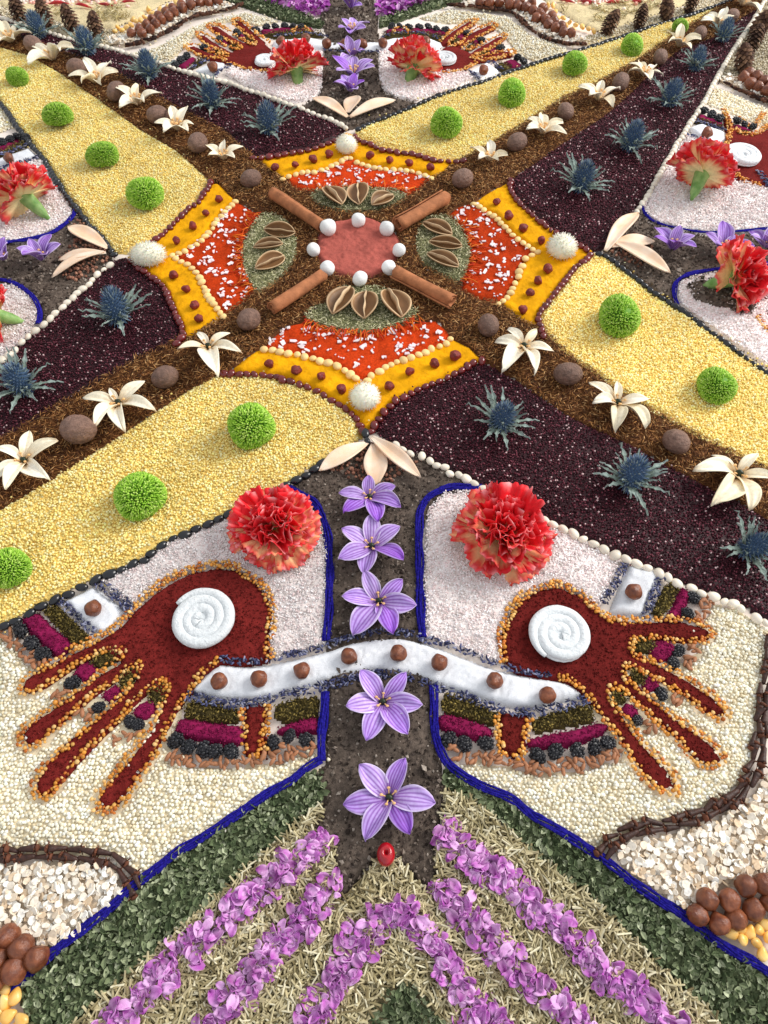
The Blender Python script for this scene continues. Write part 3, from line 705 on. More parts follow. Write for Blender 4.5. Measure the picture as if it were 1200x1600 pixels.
LR = [[(785,1038),(782,1000),(790,970),(810,940),(840,922),(870,917),(900,930),(930,955),(955,972),(990,974)],
      [(990,974),(1025,972),(1065,972),(1095,980),(1110,992),(1098,1004),(1050,1004),(1010,1001),(988,1003),(982,1015),(990,1028),(1008,1034),(1030,1042),(1050,1052),(1072,1065),(1092,1077),(1117,1095),(1132,1115),(1122,1126),(1105,1120),(1085,1105),(1065,1087),(1045,1078),(1020,1064),(1000,1053),(985,1045),(972,1046),(972,1057),(985,1075),(1000,1083),(1017,1097),(1055,1127),(1087,1147),(1112,1167),(1126,1187),(1102,1199),(1080,1190),(1062,1165),(1035,1142),(1012,1122),(985,1096),(968,1080),(955,1075),(948,1085),(955,1102)],
      [(955,1102),(970,1122),(987,1145),(1012,1175),(1040,1200),(1057,1230),(1045,1243),(1025,1237),(1005,1220),(982,1185),(962,1152),(937,1122),(915,1090),(895,1069),(868,1060)],
      [(776,1116),(777,1150),(783,1180)], [(825,1122),(820,1155),(815,1180)], [(782,1182),(800,1188),(816,1184)]]
lentils(LR, [13, 10, 11, 10, 11, 10], 'orange lentil outline of the right hand and its stripes')

MAG = C(128,24,70)
def block(polys, name, color, label, cat, seed, **k):
    union_heap(name, [W(p, True, 3) for p in polys], .0034, color, label, cat, 'paste', res=.0011, edge=.003, nz=(.0007, .006), fine=(.0006, .002), seed=seed, specks=.7, **k)
block([[(36,974),(59,960),(88,986),(116,1010),(96,1028),(80,1020)], [(278,1134),(288,1125),(335,1132),(380,1138),(382,1152),(375,1166),(340,1162),(280,1151)], [(430,1146),(452,1133),(490,1123),(498,1130),(496,1146),(465,1148)],
       ell(136, 1052, 19, 14, 20), ell(178, 1087, 17, 13, 40), ell(230, 1112, 20, 16, 30)], 'magenta_powder', MAG, 'magenta powder patches round the left hand', 'powder', 85)
block([[(1061,921),(1076,928),(1072,946),(1062,968),(1035,972),(1050,950)], [(683,1128),(695,1117),(750,1133),(768,1143),(765,1153),(742,1157),(692,1143)], [(830,1156),(885,1145),(940,1131),(946,1146),(885,1168),(830,1171)],
       ell(1032, 1020, 21, 17, 10), ell(1014, 1071, 15, 13, -30), ell(982, 1113, 15, 12, -40)], 'magenta_powder', MAG, 'magenta powder patches round the right hand', 'powder', 86)
HBL = [W(p) for p in ([(66,956),(88,945),(142,997),(120,1014)], [(291,1102),(325,1095),(376,1112),(377,1132),(335,1131),(289,1123)], [(430,1104),(465,1094),(498,1090),(498,1121),(452,1132),(432,1126)])] + [G(ell(*e)) for e in ((167,1032,23,12,25), (202,1064,21,12,40), (248,1089,18,15,45))]
HBR = [W(p) for p in ([(1050,911),(1061,920),(1046,952),(1031,968),(1016,962),(1035,921)], [(689,1098),(697,1085),(742,1097),(777,1117),(775,1137),(752,1131),(690,1114)], [(832,1126),(880,1109),(922,1105),(926,1130),(877,1138),(832,1148)])] + [G(ell(*e)) for e in ((1005,1012,18,13,-5), (994,1060,17,12,-35), (964,1094,14,14,-40))]
stuff('olive_herb', herb_parts(HBL), 'dry', 'olive brown crumbled herb stripes round the left hand', 'herb')
stuff('olive_herb', herb_parts(HBR), 'dry', 'olive brown crumbled herb stripes round the right hand', 'herb')

# cream sorghum round the hands
def off_lines(paths, polys, px):
    wp = [G(smooth(np.array(p, float), 4, False)) for p in paths]
    def f(q):
        k = np.ones(len(q), bool)
        for p in polys: k &= ~inside(p, q)
        for p in wp: k &= segdist(p, q, False) > px * .0004
        return k
    return f
CRL = [(-60,985),(0,988),(22,1012),(50,1048),(75,1045),(230,1040),(300,1075),(262,1170),(262,1192),(310,1202),(365,1202),(430,1197),(495,1176),(497,1192),(440,1224),(350,1284),(218,1378),(195,1345),(165,1331),(0,1328),(-60,1330)]
CRR = [(697,1198),(712,1199),(747,1194),(800,1204),(840,1214),(910,1209),(962,1192),(975,1185),(930,1120),(905,1070),(960,1040),(1000,1020),(1085,1040),(1098,975),(1115,948),(1150,955),(1200,985),(1260,1010),(1205,1040),(1190,1060),(1180,1110),(1178,1150),(1172,1190),(1155,1220),(1130,1246),(1080,1268),(1020,1286),(970,1300),(940,1330),(880,1303),(800,1249),(740,1217)]
gapsL = [G(ell(*e)) for e in ((135,1053,20,15,30), (165,1033,22,13,30), (113,1067,16,14,0), (97,1085,15,14,0), (178,1088,20,15,40), (200,1066,20,13,35), (154,1105,15,14,0), (137,1115,15,11,0), (230,1113,22,18,30), (246,1091,18,15,40), (209,1129,17,14,0), (195,1150,24,12,20))]
gapsR = [G(ell(*e)) for e in ((1032,1020,24,17,0), (1003,1012,18,14,0), (1058,1027,14,22,0), (1077,1027,14,22,-20), (1015,1071,16,13,-30), (1034,1084,14,13,0), (1052,1094,13,11,-30), (983,1114,15,13,-40), (996,1125,14,12,0), (1010,1140,14,11,-30), (963,1095,14,13,0), (993,1061,14,12,0))]
CREAM = [C(245,238,216), C(236,225,196), C(250,246,232), C(226,210,174)]
for nm, p, lines, polys, i in (('left', CRL, LL[:3], wHL + gapsL, 0), ('right', CRR, LR[:3], wHR + gapsR, 1)):
    bed('sorghum_bed', W(p), .0025, CREAM, f'cream white sorghum grains filling round the {nm} hand', 'sorghum', h=.0016, base_col=C(230,216,184), weights=[.42, .27, .23, .08], amp=.0007, seed=90 + i, zj=.28, sp=.9,
        aspect=(1, .96, .86), flt=off_lines(lines, polys, 7), jit=.2)

# salmon brown seeds are single things (below); oats, mint, rosemary
def oats(poly, name, label, d=.0046, sp=.5, h=.002, seed=0):
    V, F = patch(poly, h, .002, .005, (.001, .012), (.0006, .004), seed=seed); parts = [(V, F, C(220,202,178))]
    q = hexpts(poly, d * sp, .5); n = len(q)
    for s in range(5):
        qs = q[s::5]; k = len(qs); sz = d / 2 * (.45 + .75 * rng.random((k, 1)))
        parts.append(scat(np.stack([qs[:, 0], qs[:, 1], h + .001 + .0032 * rng.random(k)], 1), OF[s], sz * np.array([[1, 1, .18]]), rotmats(k, .45), pick(k, OATC, [.4, .25, .25, .1], .06)))
    return stuff(name, parts, 'dry', label, 'oats', False)
oats(W([(-60,1352),(0,1356),(100,1350),(170,1353),(192,1378),(196,1396),(170,1422),(130,1457),(82,1480),(50,1468),(0,1448),(-60,1440)]), 'oat_bed', 'rolled oats heaped below the left hand, beside the hazelnuts', seed=95)
oats(W([(956,1328),(1000,1314),(1075,1299),(1130,1277),(1175,1244),(1205,1205),(1280,1190),(1280,1400),(1195,1365),(1150,1383),(1105,1395),(1080,1418),(1066,1424),(1030,1397),(980,1362)]), 'oat_bed', 'rolled oats heaped below the right hand, beside the hazelnuts', seed=96)

def leaf_parts(poly, L, sp, h, seed, z=.002):
    V, F = patch(poly, h, .0022, .005, (.0014, .012), (.0008, .004), seed=seed); parts = [(V, F, C(72,80,54))]
    q = hexpts(poly, sp, .5); n = len(q); sz = L / 2 * (.45 + .9 * rng.random((n, 1)) ** 1.5)
    parts.append(scat(np.stack([q[:, 0], q[:, 1], h + .0006 + z * rng.random(n)], 1), CRUMB, sz * np.stack([np.ones(n), .55 + .4 * rng.random(n), np.ones(n)], 1), rotmats(n, .55), pick(n, MINT, [.34, .26, .2, .12, .08], .14)))
    return parts
CRUMB = (np.array([(-1, -.1, 0), (-.2, .75, .22), (.5, .55, .1), (1, 0, -.12), (.35, -.7, .18), (-.5, -.6, .1), (0, 0, -.18)], float), np.array([(6, i, (i + 1) % 6) for i in range(6)])[:, ::-1])
MINTL = [(504,1203),(451,1227),(395,1258),(345,1293),(295,1325),(245,1360),(211,1387),(165,1432),(112,1474),(64,1511),(25,1544),(38,1580),(50,1610),(20,1660),(90,1660),(120,1600),(170,1548),(240,1490),(310,1427),(370,1375),(430,1320),(488,1268),(512,1243)]
MINTR = [(694,1196),(752,1234),(838,1284),(934,1340),(1044,1420),(1144,1491),(1204,1526),(1280,1580),(1280,1660),(1170,1660),(1100,1575),(1040,1522),(980,1462),(920,1402),(850,1350),(800,1302),(740,1254),(692,1230)]
MINTC = [(560,1640),(575,1595),(600,1548),(625,1530),(652,1542),(690,1592),(715,1640)]
for p, lb, s in ((MINTL, 'left', 0), (MINTR, 'right', 1), (MINTC, 'middle', 2)):
    stuff('dried_mint', leaf_parts(W(p), .0046, .0017, .0026, 100 + s), 'dry', f'crumbled dark green dried mint leaves, {lb} strip at the near edge', 'mint', False)
ROS = [(507,1252),(488,1268),(430,1320),(370,1375),(310,1427),(240,1490),(170,1548),(120,1600),(70,1680),(1180,1680),(1100,1575),(1040,1522),(980,1462),(920,1402),(850,1350),(800,1302),(740,1254),(693,1236),(690,1290),(680,1305),(684,1380),(672,1402),(660,1387),(603,1330),(545,1395),(528,1428),(522,1320),(490,1300)]
pw = W(ROS); wm = W(MINTC)
V, F = patch(pw, .0022, .002, .005, (.001, .014), (.0006, .004), z0=.0006, seed=104)
q = hexpts(pw, .00165, .5, [wm]); n = len(q)
S = np.stack([.0034 * (.6 + .7 * rng.random(n)), .00052 * (.8 + .4 * rng.random(n)), .00055 * (.8 + .4 * rng.random(n))], 1)
ROD = (np.array([(x, y, z) for x in (-1, 1) for y, z in ((-1, -.6), (1, -.6), (.6, 1), (-.6, 1))], float), np.concatenate([tri([(0, 4, 5, 1), (1, 5, 6, 2), (2, 6, 7, 3), (3, 7, 4, 0)]), [(0, 1, 2), (0, 2, 3), (4, 6, 5), (4, 7, 6)]]))
stuff('rosemary_needles', [(V, F, C(120,108,80)), scat(np.stack([q[:, 0], q[:, 1], .0032 + .0026 * rng.random(n)], 1), ROD, S, rotmats(n, .22), pick(n, ROSE, [.3, .22, .2, .12, .16], .1))], 'dry', 'straw coloured dried rosemary needles between the purple petal strips', 'rosemary', False)

cord([[(452,765),(479,782),(493,793),(507,819),(514,858),(516,910),(514,960),(511,1006)]], 14, 'blue yarn cord on the right edge of the left salt bed')
cord([[(509,1085),(507,1125),(503,1160),(502,1192)], [(503,1190),(477,1206),(450,1225),(400,1256),(350,1291),(300,1321),(250,1356),(215,1384),(165,1428),(110,1472),(65,1507),(25,1542),(-40,1590)]], 17, 'blue yarn cord bordering the left hand panel down to the lower left')
cord([[(752,767),(712,766),(687,771),(668,783),(657,805),(654,835),(655,885),(656,935),(659,1000)]], 14, 'blue yarn cord on the left edge of the right salt bed')
cord([[(676,1075),(678,1117),(681,1160),(692,1188),(707,1203),(750,1231),(800,1252),(835,1280),(880,1305),(930,1337),(980,1377),(1040,1417),(1090,1452),(1140,1487),(1200,1522),(1270,1565)]], 17, 'blue yarn cord bordering the right hand panel down to the lower right')

# ------------------------------------------------------------------ right panel (seen side on)
def small_band(name, poly, color, label, cat, m='paste', h=.003, seed=0, **k):
    return heap(name, W(poly), h, color, label, cat, m, res=.0015, nz=(.0006, .01), fine=(.0004, .003), edge=.003, seed=seed, **k)
stuff('soil_bed', soil(W([(940,398),(1000,330),(1010,348),(1035,358),(1100,370),(1200,365),(1290,360),(1290,430),(1200,420),(1120,425),(1062,438),(1052,455),(1052,478),(1000,440)]), seed=110, d=.003), 'soil', 'dark soil strip through the right panel', 'soil', False)
SR1 = [(1003,330),(1020,297),(1040,262),(1072,216),(1115,232),(1140,245),(1136,268),(1150,285),(1185,295),(1290,318),(1290,362),(1200,362),(1120,367),(1080,364),(1030,354),(1006,340)]
SR2 = [(1060,478),(1056,458),(1064,442),(1085,433),(1130,424),(1200,420),(1290,430),(1290,640),(1200,578),(1125,527),(1089,502)]
stuff('salt_bed', crystals(W(SR1), d=.0023, seed=111), 'crystal', 'pale pink salt bed behind the white bean row of the right panel', 'salt', False)
stuff('salt_bed', crystals(W(SR2), d=.0023, seed=112), 'crystal', 'pale pink salt bed beside the black bean row of the right panel', 'salt', False)
stuff('soil_bed', soil(W([(1066,450),(1090,440),(1120,446),(1165,470),(1180,490),(1165,500),(1120,486),(1080,475)]), h=.0052, seed=113, d=.003), 'soil', 'spilled soil patch under the drooping carnation of the right panel', 'soil', False)
small_band('sugar_square', [(1074,204),(1095,197),(1131,211),(1133,221),(1120,231),(1095,219)], C(236,238,243), 'white sugar patch beside the hand of the right panel', 'sugar', 'sugar', .004, 114, var=.01)
stuff('lavender_buds', lavender_parts([[(1070,216),(1092,224),(1116,233)], [(1085,194),(1105,200),(1131,209)], [(1182,272),(1195,290),(1215,310)]], [9, 7, 11], .005, 260000), 'dry', 'dark lavender buds beside the sugar of the right panel', 'lavender')
stuff('olive_herb', herb_parts([W([(1087,188),(1127,201),(1130,207),(1084,194)]), W([(1150,212),(1175,205),(1172,213),(1152,219)])], .003, .002), 'dry', 'olive herb stripe of the right panel', 'herb')
small_band('magenta_powder', [(1092,180),(1128,193),(1127,201),(1088,188)], MAG, 'magenta powder stripe of the right panel', 'powder', seed=115)
small_band('magenta_powder', [(1146,196),(1178,208),(1176,214),(1148,203)], MAG, 'short magenta stripe beside the spiral of the right panel', 'powder', seed=116)
union_heap('red_powder_hand', [W(p) for p in ([(1128,176),(1140,186),(1148,205),(1175,215),(1200,205),(1290,215),(1290,330),(1188,292),(1150,284),(1136,266),(1130,235),(1135,210)], [(1180,470),(1200,455),(1290,470),(1290,560),(1200,515)])], .0028, REDP, 'dark red powder hand of the right panel', 'powder', res=.002, seed=117)
lentils([[(1128,176),(1136,195),(1138,215),(1132,235),(1140,262),(1152,284),(1185,295)], [(1150,190),(1172,203),(1182,195),(1190,182)], [(1148,206),(1160,216),(1180,214),(1200,200)], [(1180,500),(1195,520),(1210,530)]], [8, 8, 8, 8], 'orange lentil outline of the hand in the right panel', d=.0032)
bed('sorghum_bed', W([(1103,163),(1118,138),(1200,172),(1290,205),(1290,260),(1185,196),(1125,172)]), .003, CREAM, 'cream sorghum strip of the right panel', 'sorghum', h=.0016, base_col=C(230,216,184), seed=118, shape=OCTS)
oats(W([(1122,128),(1135,121),(1160,131),(1200,150),(1290,190),(1290,203),(1200,164)]), 'oat_bed', 'rolled oats strip of the right panel', d=.006, seed=119)
SAND = [C(214,200,170), C(190,174,142), C(232,222,200), C(160,146,118)]
bed('sesame_bed', W([(1118,128),(1140,90),(1165,52),(1192,8),(1230,-50),(1300,-50),(1300,150),(1215,140),(1170,112),(1150,118)]), .003, SAND, 'beige sesame bed under the pine cones of the right panel', 'sesame', h=.0018, base_col=C(190,176,144), shape=OCTS, seed=120)
cord([[(1000,326),(1010,345),(1030,356),(1060,363),(1100,369),(1150,367),(1200,363),(1280,360)]], 6, 'blue yarn cord under the upper salt bed of the right panel')
cord([[(1056,482),(1051,465),(1055,446),(1070,436),(1095,430),(1140,424),(1200,418),(1280,420)]], 8, 'blue yarn cord round the lower salt bed of the right panel')
GRAV = [C(140,96,78), C(112,74,60), C(168,122,100)]
def gravel(p, label):
    q = hexpts(W(p), .004, .35); n = len(q)
    stuff('brown_gravel', [scat(np.stack([q[:, 0], q[:, 1], .0042 + .001 * rng.random(n)], 1), LUMP2, .0018 * (.6 + .6 * rng.random((n, 1))) * np.ones((1, 3)), rotmats(n, .8), pick(n, GRAV, None, .12))], 'dry', label, 'gravel', False)
gravel([(948,398),(990,368),(1022,385),(1000,425),(975,415)], 'brown gravel under the shell petals of the right panel')

# ------------------------------------------------------------------ left panel
stuff('soil_bed', soil(W([(122,335),(176,398),(172,414),(140,444),(98,480),(66,508),(64,480),(48,458),(20,444),(-60,440),(-60,386),(40,384),(85,370)]), seed=125, d=.003), 'soil', 'dark soil strip through the left panel', 'soil', False)
stuff('salt_bed', crystals(W([(0,278),(55,256),(70,258),(100,305),(118,333),(113,348),(80,366),(40,381),(-60,386),(-60,290)]), d=.0024, seed=126), 'crystal', 'pale pink salt bed under the upper carnation of the left panel', 'salt', False)
stuff('salt_bed', crystals(W([(-60,447),(0,447),(20,450),(45,463),(60,482),(62,508),(24,545),(0,562),(-60,596)]), d=.0022, seed=127), 'crystal', 'pale pink salt bed under the lower carnation of the left panel', 'salt', False)
small_band('sugar_square', [(-50,262),(0,252),(48,236),(60,248),(30,258),(0,266),(-50,282)], C(236,238,243), 'white sugar strip of the left panel', 'sugar', 'sugar', .004, 128, var=.01)
stuff('lavender_buds', lavender_parts([[(-40,280),(0,270),(30,261),(62,252)], [(-40,258),(0,249),(25,241),(48,232)]], [9, 7], .0045, 260000), 'dry', 'dark lavender buds beside the sugar of the left panel', 'lavender')
stuff('olive_herb', herb_parts([W([(-50,254),(0,240),(40,222),(46,230),(0,248),(-50,262)])], .003, .002), 'dry', 'olive herb stripe of the left panel', 'herb')
small_band('magenta_powder', [(-50,250),(0,232),(32,214),(37,219),(15,233),(0,240),(-50,258)], MAG, 'magenta powder stripe of the left panel', 'powder', seed=129)
bed('sorghum_bed', W([(-60,140),(0,168),(14,184),(24,200),(0,208),(-60,225)]), .003, CREAM, 'cream sorghum strip of the left panel', 'sorghum', h=.0016, base_col=C(230,216,184), seed=130, shape=OCTS)
union_heap('red_powder_hand', [W([(-60,285),(-5,275),(12,282),(14,300),(0,330),(-60,350)])], .0028, REDP, 'dark red powder hand edge of the left panel', 'powder', res=.002, seed=131)
cord([[(121,330),(117,343),(105,356),(85,369),(60,377),(35,382),(0,386),(-50,388)]], 9, 'blue yarn cord under the upper salt bed of the left panel')
cord([[(-50,442),(0,443),(20,447),(42,458),(58,475),(66,495),(62,512)]], 9, 'blue yarn cord round the lower salt bed of the left panel')
gravel([(168,392),(172,412),(130,446),(100,440),(95,410),(120,380),(118,350),(135,350)], 'brown gravel under the shell petals of the left panel')

# ------------------------------------------------------------------ far panel
stuff('soil_bed', soil(W([(541,205),(514,186),(470,168),(500,155),(507,90),(512,60),(500,30),(520,-30),(575,-30),(590,30),(590,60),(590,90),(592,130),(600,148),(650,164),(612,181),(575,196)]), seed=140, d=.0034), 'soil', 'dark soil down the middle of the far panel', 'soil', False)
stuff('salt_bed', crystals(W([(352,118),(364,108),(388,114),(420,118),(424,84),(505,82),(503,145),(490,155),(465,161),(450,163),(405,146)]), d=.003, seed=141), 'crystal', 'pale pink salt bed under the left carnation of the far panel', 'salt', False)
stuff('salt_bed', crystals(W([(593,84),(686,82),(690,117),(722,114),(738,128),(690,149),(650,161),(615,155),(598,140),(592,120)]), d=.003, seed=142), 'crystal', 'pale pink salt bed under the right carnation of the far panel', 'salt', False)
heap('sugar_band', W([(425,69),(440,66),(480,62),(520,70),(545,72),(590,70),(615,63),(660,62),(692,71),(685,81),(640,79),(600,83),(560,85),(510,81),(480,76),(430,80)]), .0044, C(236,238,243), 'white sugar band crossing the far panel', 'sugar', 'sugar', res=.002, nz=(.001, .012), seed=143, var=.01)
small_band('sugar_square', [(303,117),(330,101),(353,103),(336,122)], C(236,238,243), 'white sugar square by the left hand of the far panel', 'sugar', 'sugar', .004, 144, var=.01)
small_band('sugar_square', [(733,115),(760,102),(781,116),(750,128)], C(236,238,243), 'white sugar square by the right hand of the far panel', 'sugar', 'sugar', .004, 145, var=.01)
stuff('lavender_buds', lavender_parts([[(424,62),(450,60),(480,57),(512,62)], [(505,83),(545,87),(595,85)], [(596,63),(620,57),(660,57),(690,66)], [(336,122),(352,112),(362,106)], [(300,112),(312,104),(326,99)], [(730,116),(740,122),(748,128)], [(762,101),(772,106),(782,114)]], [5, 5, 5, 7, 7, 8, 8], .005, 200000), 'dry', 'dark lavender buds edging the sugar of the far panel', 'lavender')
stuff('olive_herb', herb_parts([W(p) for p in ([(405,56),(480,50),(505,54),(505,60),(430,62)], [(596,56),(640,50),(700,60),(690,66),(640,58),(600,62)], [(292,111),(310,95),(325,97),(305,108)], [(770,108),(782,99),(800,108),(788,115)])] + [G(ell(*e)) for e in ((390,69,8,4,-30), (366,77,9,4,-20), (345,86,9,4,-15), (711,67,8,4,20), (735,76,9,4,20), (756,87,9,4,15))], .0035, .0024), 'dry', 'olive herb stripes of the far panel', 'herb')
union_heap('magenta_powder', [W(p) for p in ([(407,51),(440,47),(488,47),(492,52),(440,53),(410,56)], [(602,50),(642,47),(690,50),(700,58),(660,56),(604,55)], [(277,107),(300,93),(308,94),(288,110)], [(786,100),(800,96),(815,104),(800,110)])] + [G(ell(*e)) for e in ((379,61,7,4,-30), (351,69,6,4,-20), (330,80,9,4,-20), (720,61,8,4,20), (744,69,7,4,20), (770,82,9,4,20))], .003, MAG, 'magenta powder stripes of the far panel', 'powder', 'paste', res=.002, seed=146)
FLH = [[(360,88),(372,76),(395,66),(412,70),(424,80),(424,116),(388,113),(360,104),(350,98)], [(366,36),(378,37),(400,56),(416,70),(404,74),(384,58)], [(327,44),(342,46),(365,62),(388,74),(374,80),(345,62)], [(309,58),(322,60),(345,76),(368,88),(352,92),(325,76)], [(292,78),(305,76),(330,88),(362,94),(358,102),(320,94)]]
FRH = [[(690,80),(707,74),(735,86),(742,100),(722,115),(690,118)], [(733,37),(745,39),(718,56),(698,74),(684,72),(705,54)], [(762,44),(777,46),(745,62),(718,78),(704,74),(730,58)], [(780,60),(790,64),(765,80),(740,94),(728,90),(755,74)], [(796,84),(803,90),(770,96),(740,102),(734,96),(765,88)]]
union_heap('red_powder_hand', [W(p) for p in FLH], .0028, REDP, 'left hand in dark red powder in the far panel', 'powder', res=.002, seed=147)
union_heap('red_powder_hand', [W(p) for p in FRH], .0028, REDP, 'right hand in dark red powder in the far panel', 'powder', res=.002, seed=148)
lentils([[(424,72),(400,57),(384,42),(370,35),(364,39),(380,55),(399,70),(396,76),(384,70),(368,60),(345,46),(330,43),(326,48),(345,63),(374,77),(376,83),(362,80),(345,72),(322,59),(310,57),(310,62),(325,77),(352,88),(354,94),(330,86),(306,75),(290,79),(320,95),(345,97),(360,104),(385,113),(420,118)], [(458,56),(462,50),(475,49),(484,54)]], [5, 5], 'orange lentil outline of the left hand in the far panel', d=.0036)
lentils([[(688,70),(704,54),(730,38),(744,38),(720,56),(700,73),(706,77),(718,73),(735,56),(762,44),(776,45),(748,63),(724,78),(730,84),(742,80),(760,70),(782,60),(790,63),(765,82),(738,93),(740,98),(765,90),(796,84),(804,88),(775,97),(742,103),(722,116),(692,119)], [(614,57),(618,50),(632,50),(640,57)]], [5, 5], 'orange lentil outline of the right hand in the far panel', d=.0036)
HF = [G(ell(*e)) for e in ((371,51,9,7,0), (344,61,9,7,0), (319,74,9,7,0), (730,52,9,7,0), (752,62,9,7,0), (782,75,9,7,0))]
bed('sorghum_bed', W([(203,86),(237,79),(270,63),(300,45),(340,31),(382,21),(436,34),(405,42),(380,36),(362,34),(330,40),(306,56),(286,78),(262,98),(250,99)]), .0032, CREAM, 'cream sorghum bed of the far panel beyond the left hand', 'sorghum', h=.0018, base_col=C(220,204,170), seed=149, shape=OCTS)
bed('sorghum_bed', W([(655,30),(705,17),(742,22),(792,28),(810,41),(830,58),(885,78),(885,86),(840,98),(812,88),(790,60),(770,42),(740,36),(700,38)]), .0032, CREAM, 'cream sorghum bed of the far panel beyond the right hand', 'sorghum', h=.0018, base_col=C(220,204,170), seed=150, shape=OCTS)
oats(W([(160,67),(190,75),(225,69),(255,56),(275,43),(300,29),(335,23),(374,14),(345,7),(320,13),(285,29),(255,47),(225,57),(190,60)]), 'oat_bed', 'rolled oats strip at the left of the far panel', d=.006, seed=151)
oats(W([(710,12),(745,4),(790,9),(830,24),(860,44),(890,57),(912,65),(916,72),(880,71),(850,61),(828,46),(812,31),(795,20),(745,15)]), 'oat_bed', 'rolled oats strip at the right of the far panel', d=.006, seed=152)
for p, lb, s in (([(320,-12),(385,-8),(440,12),(508,40),(500,46),(440,33),(385,14),(345,2)], 'left', 0), ([(592,46),(640,30),(700,10),(760,-8),(700,-12),(640,10),(594,32)], 'right', 1)):
    stuff('dried_mint', leaf_parts(W(p), .006, .0026, .0026, 153 + s), 'dry', f'dark green dried mint strip at the {lb} of the far panel', 'mint', False)
bed('sesame_bed', W([(-60,5),(8,28),(60,44),(105,58),(172,74),(190,62),(205,44),(175,48),(120,44),(60,28),(0,12),(-60,-6)]), .003, SAND, 'beige sesame bed under the pine cones at the far left', 'sesame', h=.0018, base_col=C(190,176,144), shape=OCTS, seed=156)
bed('sesame_bed', W([(912,72),(930,70),(1005,46),(1080,23),(1135,2),(1230,-36),(1150,-36),(1080,8),(1005,32),(930,55),(900,62)]), .003, SAND, 'beige sesame bed under the pine cones at the far right', 'sesame', h=.0018, base_col=C(190,176,144), shape=OCTS, seed=157)
heap('sand_bed', W([(-80,-12),(0,10),(60,26),(120,42),(178,46),(215,30),(250,10),(290,-8),(160,-10),(60,8)]), .003, C(222,204,162), 'pale sand behind the hazelnuts at the far left', 'sand', 'powder', res=.003, seed=158)
heap('sand_bed', W([(840,-8),(870,16),(905,38),(935,52),(1005,30),(1080,6),(1120,-10),(1010,-2),(920,8)]), .003, C(222,204,162), 'pale sand behind the hazelnuts at the far right', 'sand', 'powder', res=.003, seed=159)
PINKS = [C(236,204,190), C(246,232,220), C(214,150,132)]
bed('pink_pea_bed', W([(40,10),(110,14),(180,9),(260,-4),(330,-16),(120,-14),(30,4)]), .0065, PINKS, 'pink and white peas at the far left', 'peas', h=.002, base_col=C(200,170,150), seed=160)
bed('pink_pea_bed', W([(850,-4),(890,9),(960,10),(1040,4),(1100,-8),(1000,-14),(880,-14)]), .0065, PINKS, 'pink and white peas at the far right', 'peas', h=.002, base_col=C(200,170,150), seed=161)

# ================================================================== things lying on the carpet
ORD = ['first', 'second', 'third', 'fourth', 'fifth', 'sixth', 'seventh', 'eighth', 'ninth', 'tenth']
def wyaw(p0, p1, z=0.):
    a, b = G([p0, p1], z); return math.atan2(b[1] - a[1], b[0] - a[0]), float(np.linalg.norm(b - a))

# ---- bean rows
def bean_mesh(name, m, seed, asp=(1, .7, .62), kid=.12, base=ICO1):
    V = lumpy(base, .025, seed)[0].copy(); V *= np.array(asp); V[:, 1] += kid * (V[:, 0] ** 2 - .4)
    return mk_mesh(name, V, base[1], None, m)
BM = {'black': [bean_mesh('black_bean', 'black_bean', s, (1, .66, .58), .06, ICO2) for s in range(3)], 'white': [bean_mesh('white_bean', 'white_bean', s, (1, .74, .66), .05, ICO2) for s in range(3)],
      'red': [bean_mesh('red_bean', 'red_bean', s, (1, .72, .66), .05) for s in range(3)], 'pea': [bean_mesh('split_pea', 'chickpea', s, (1, .88, .6), 0.) for s in range(3)]}
def row(kind, name, q, a, L, z, label, cat, group, jit=.25):
    for i in range(len(q)):
        me = BM[kind][i % 3]; o = obj(name, me, None, label, cat, group)
        s = L / 2 * (1 + .1 * rng.normal()); s = min(max(s, L * .38), L * .6)
        place(o, (q[i][0], q[i][1], z + L * .28), a[i] + rng.normal() * jit, (s, s * (1 + .06 * rng.normal()), s), rng.normal() * .2, rng.normal() * .1)
def rowpts(kind, name, pts, L, z, label, cat, group, jit=.25):
    q = G(pts, z + L * .28); g = np.gradient(q, axis=0); row(kind, name, q, np.arctan2(g[:, 1], g[:, 0]), L, z, label, cat, group, jit)
def rowpath(kind, name, pts, L, step, z, label, cat, group, jit=.25):
    q, a = along(G(smooth(np.array(pts, float), 4, False), z + L * .28), step); row(kind, name, q, a, L, z, label, cat, group, jit)

BK = {'lower left': [(7,978),(24,971),(46,959),(64,947.5),(86,937),(106.5,929),(127.5,917.5),(150,906),(171,897.5),(190,890),(207.5,881.5),(225,876),(236,865),(252.5,852.5),(270,841.5),(289,836),(306,826.5),(325,819),(341.5,811),(358,803),(376,793),(430,767),(446,758.5),(463,750),(478,743),(491.5,733),(502,724)]}
rowpts('black', 'black_bean', BK['lower left'], .0092, .0022, 'black bean in the row between the lower left millet and the left salt bed', 'bean', 'black beans under the lower left millet')
rowpts('black', 'black_bean', [(571,677),(574,689)], .0085, .003, 'black bean at the lower tip of the star', 'bean', 'black beans at the lower star tip')
rowpath('black', 'black_bean', [(936,397),(950,402),(975,421),(1000,440),(1017,454),(1040,469),(1057,480),(1080,495),(1102,513),(1125,529),(1180,570),(1200,583),(1260,622)], .0085, .0072, .0022, 'black bean in the row between the lower right millet and the right panel', 'bean', 'black beans beside the lower right millet')
rowpath('black', 'black_bean', [(560,202),(580,192),(617,178),(655,162),(692,147),(730,135),(755,128),(787,116),(830,101),(867,89),(900,80),(930,71),(967,59),(1005,46),(1055,30),(1080,23),(1132,4),(1160,-8)], .0085, .0075, .0022, 'black bean in the row between the upper right millet and the far panel', 'bean', 'black beans beside the upper right millet')
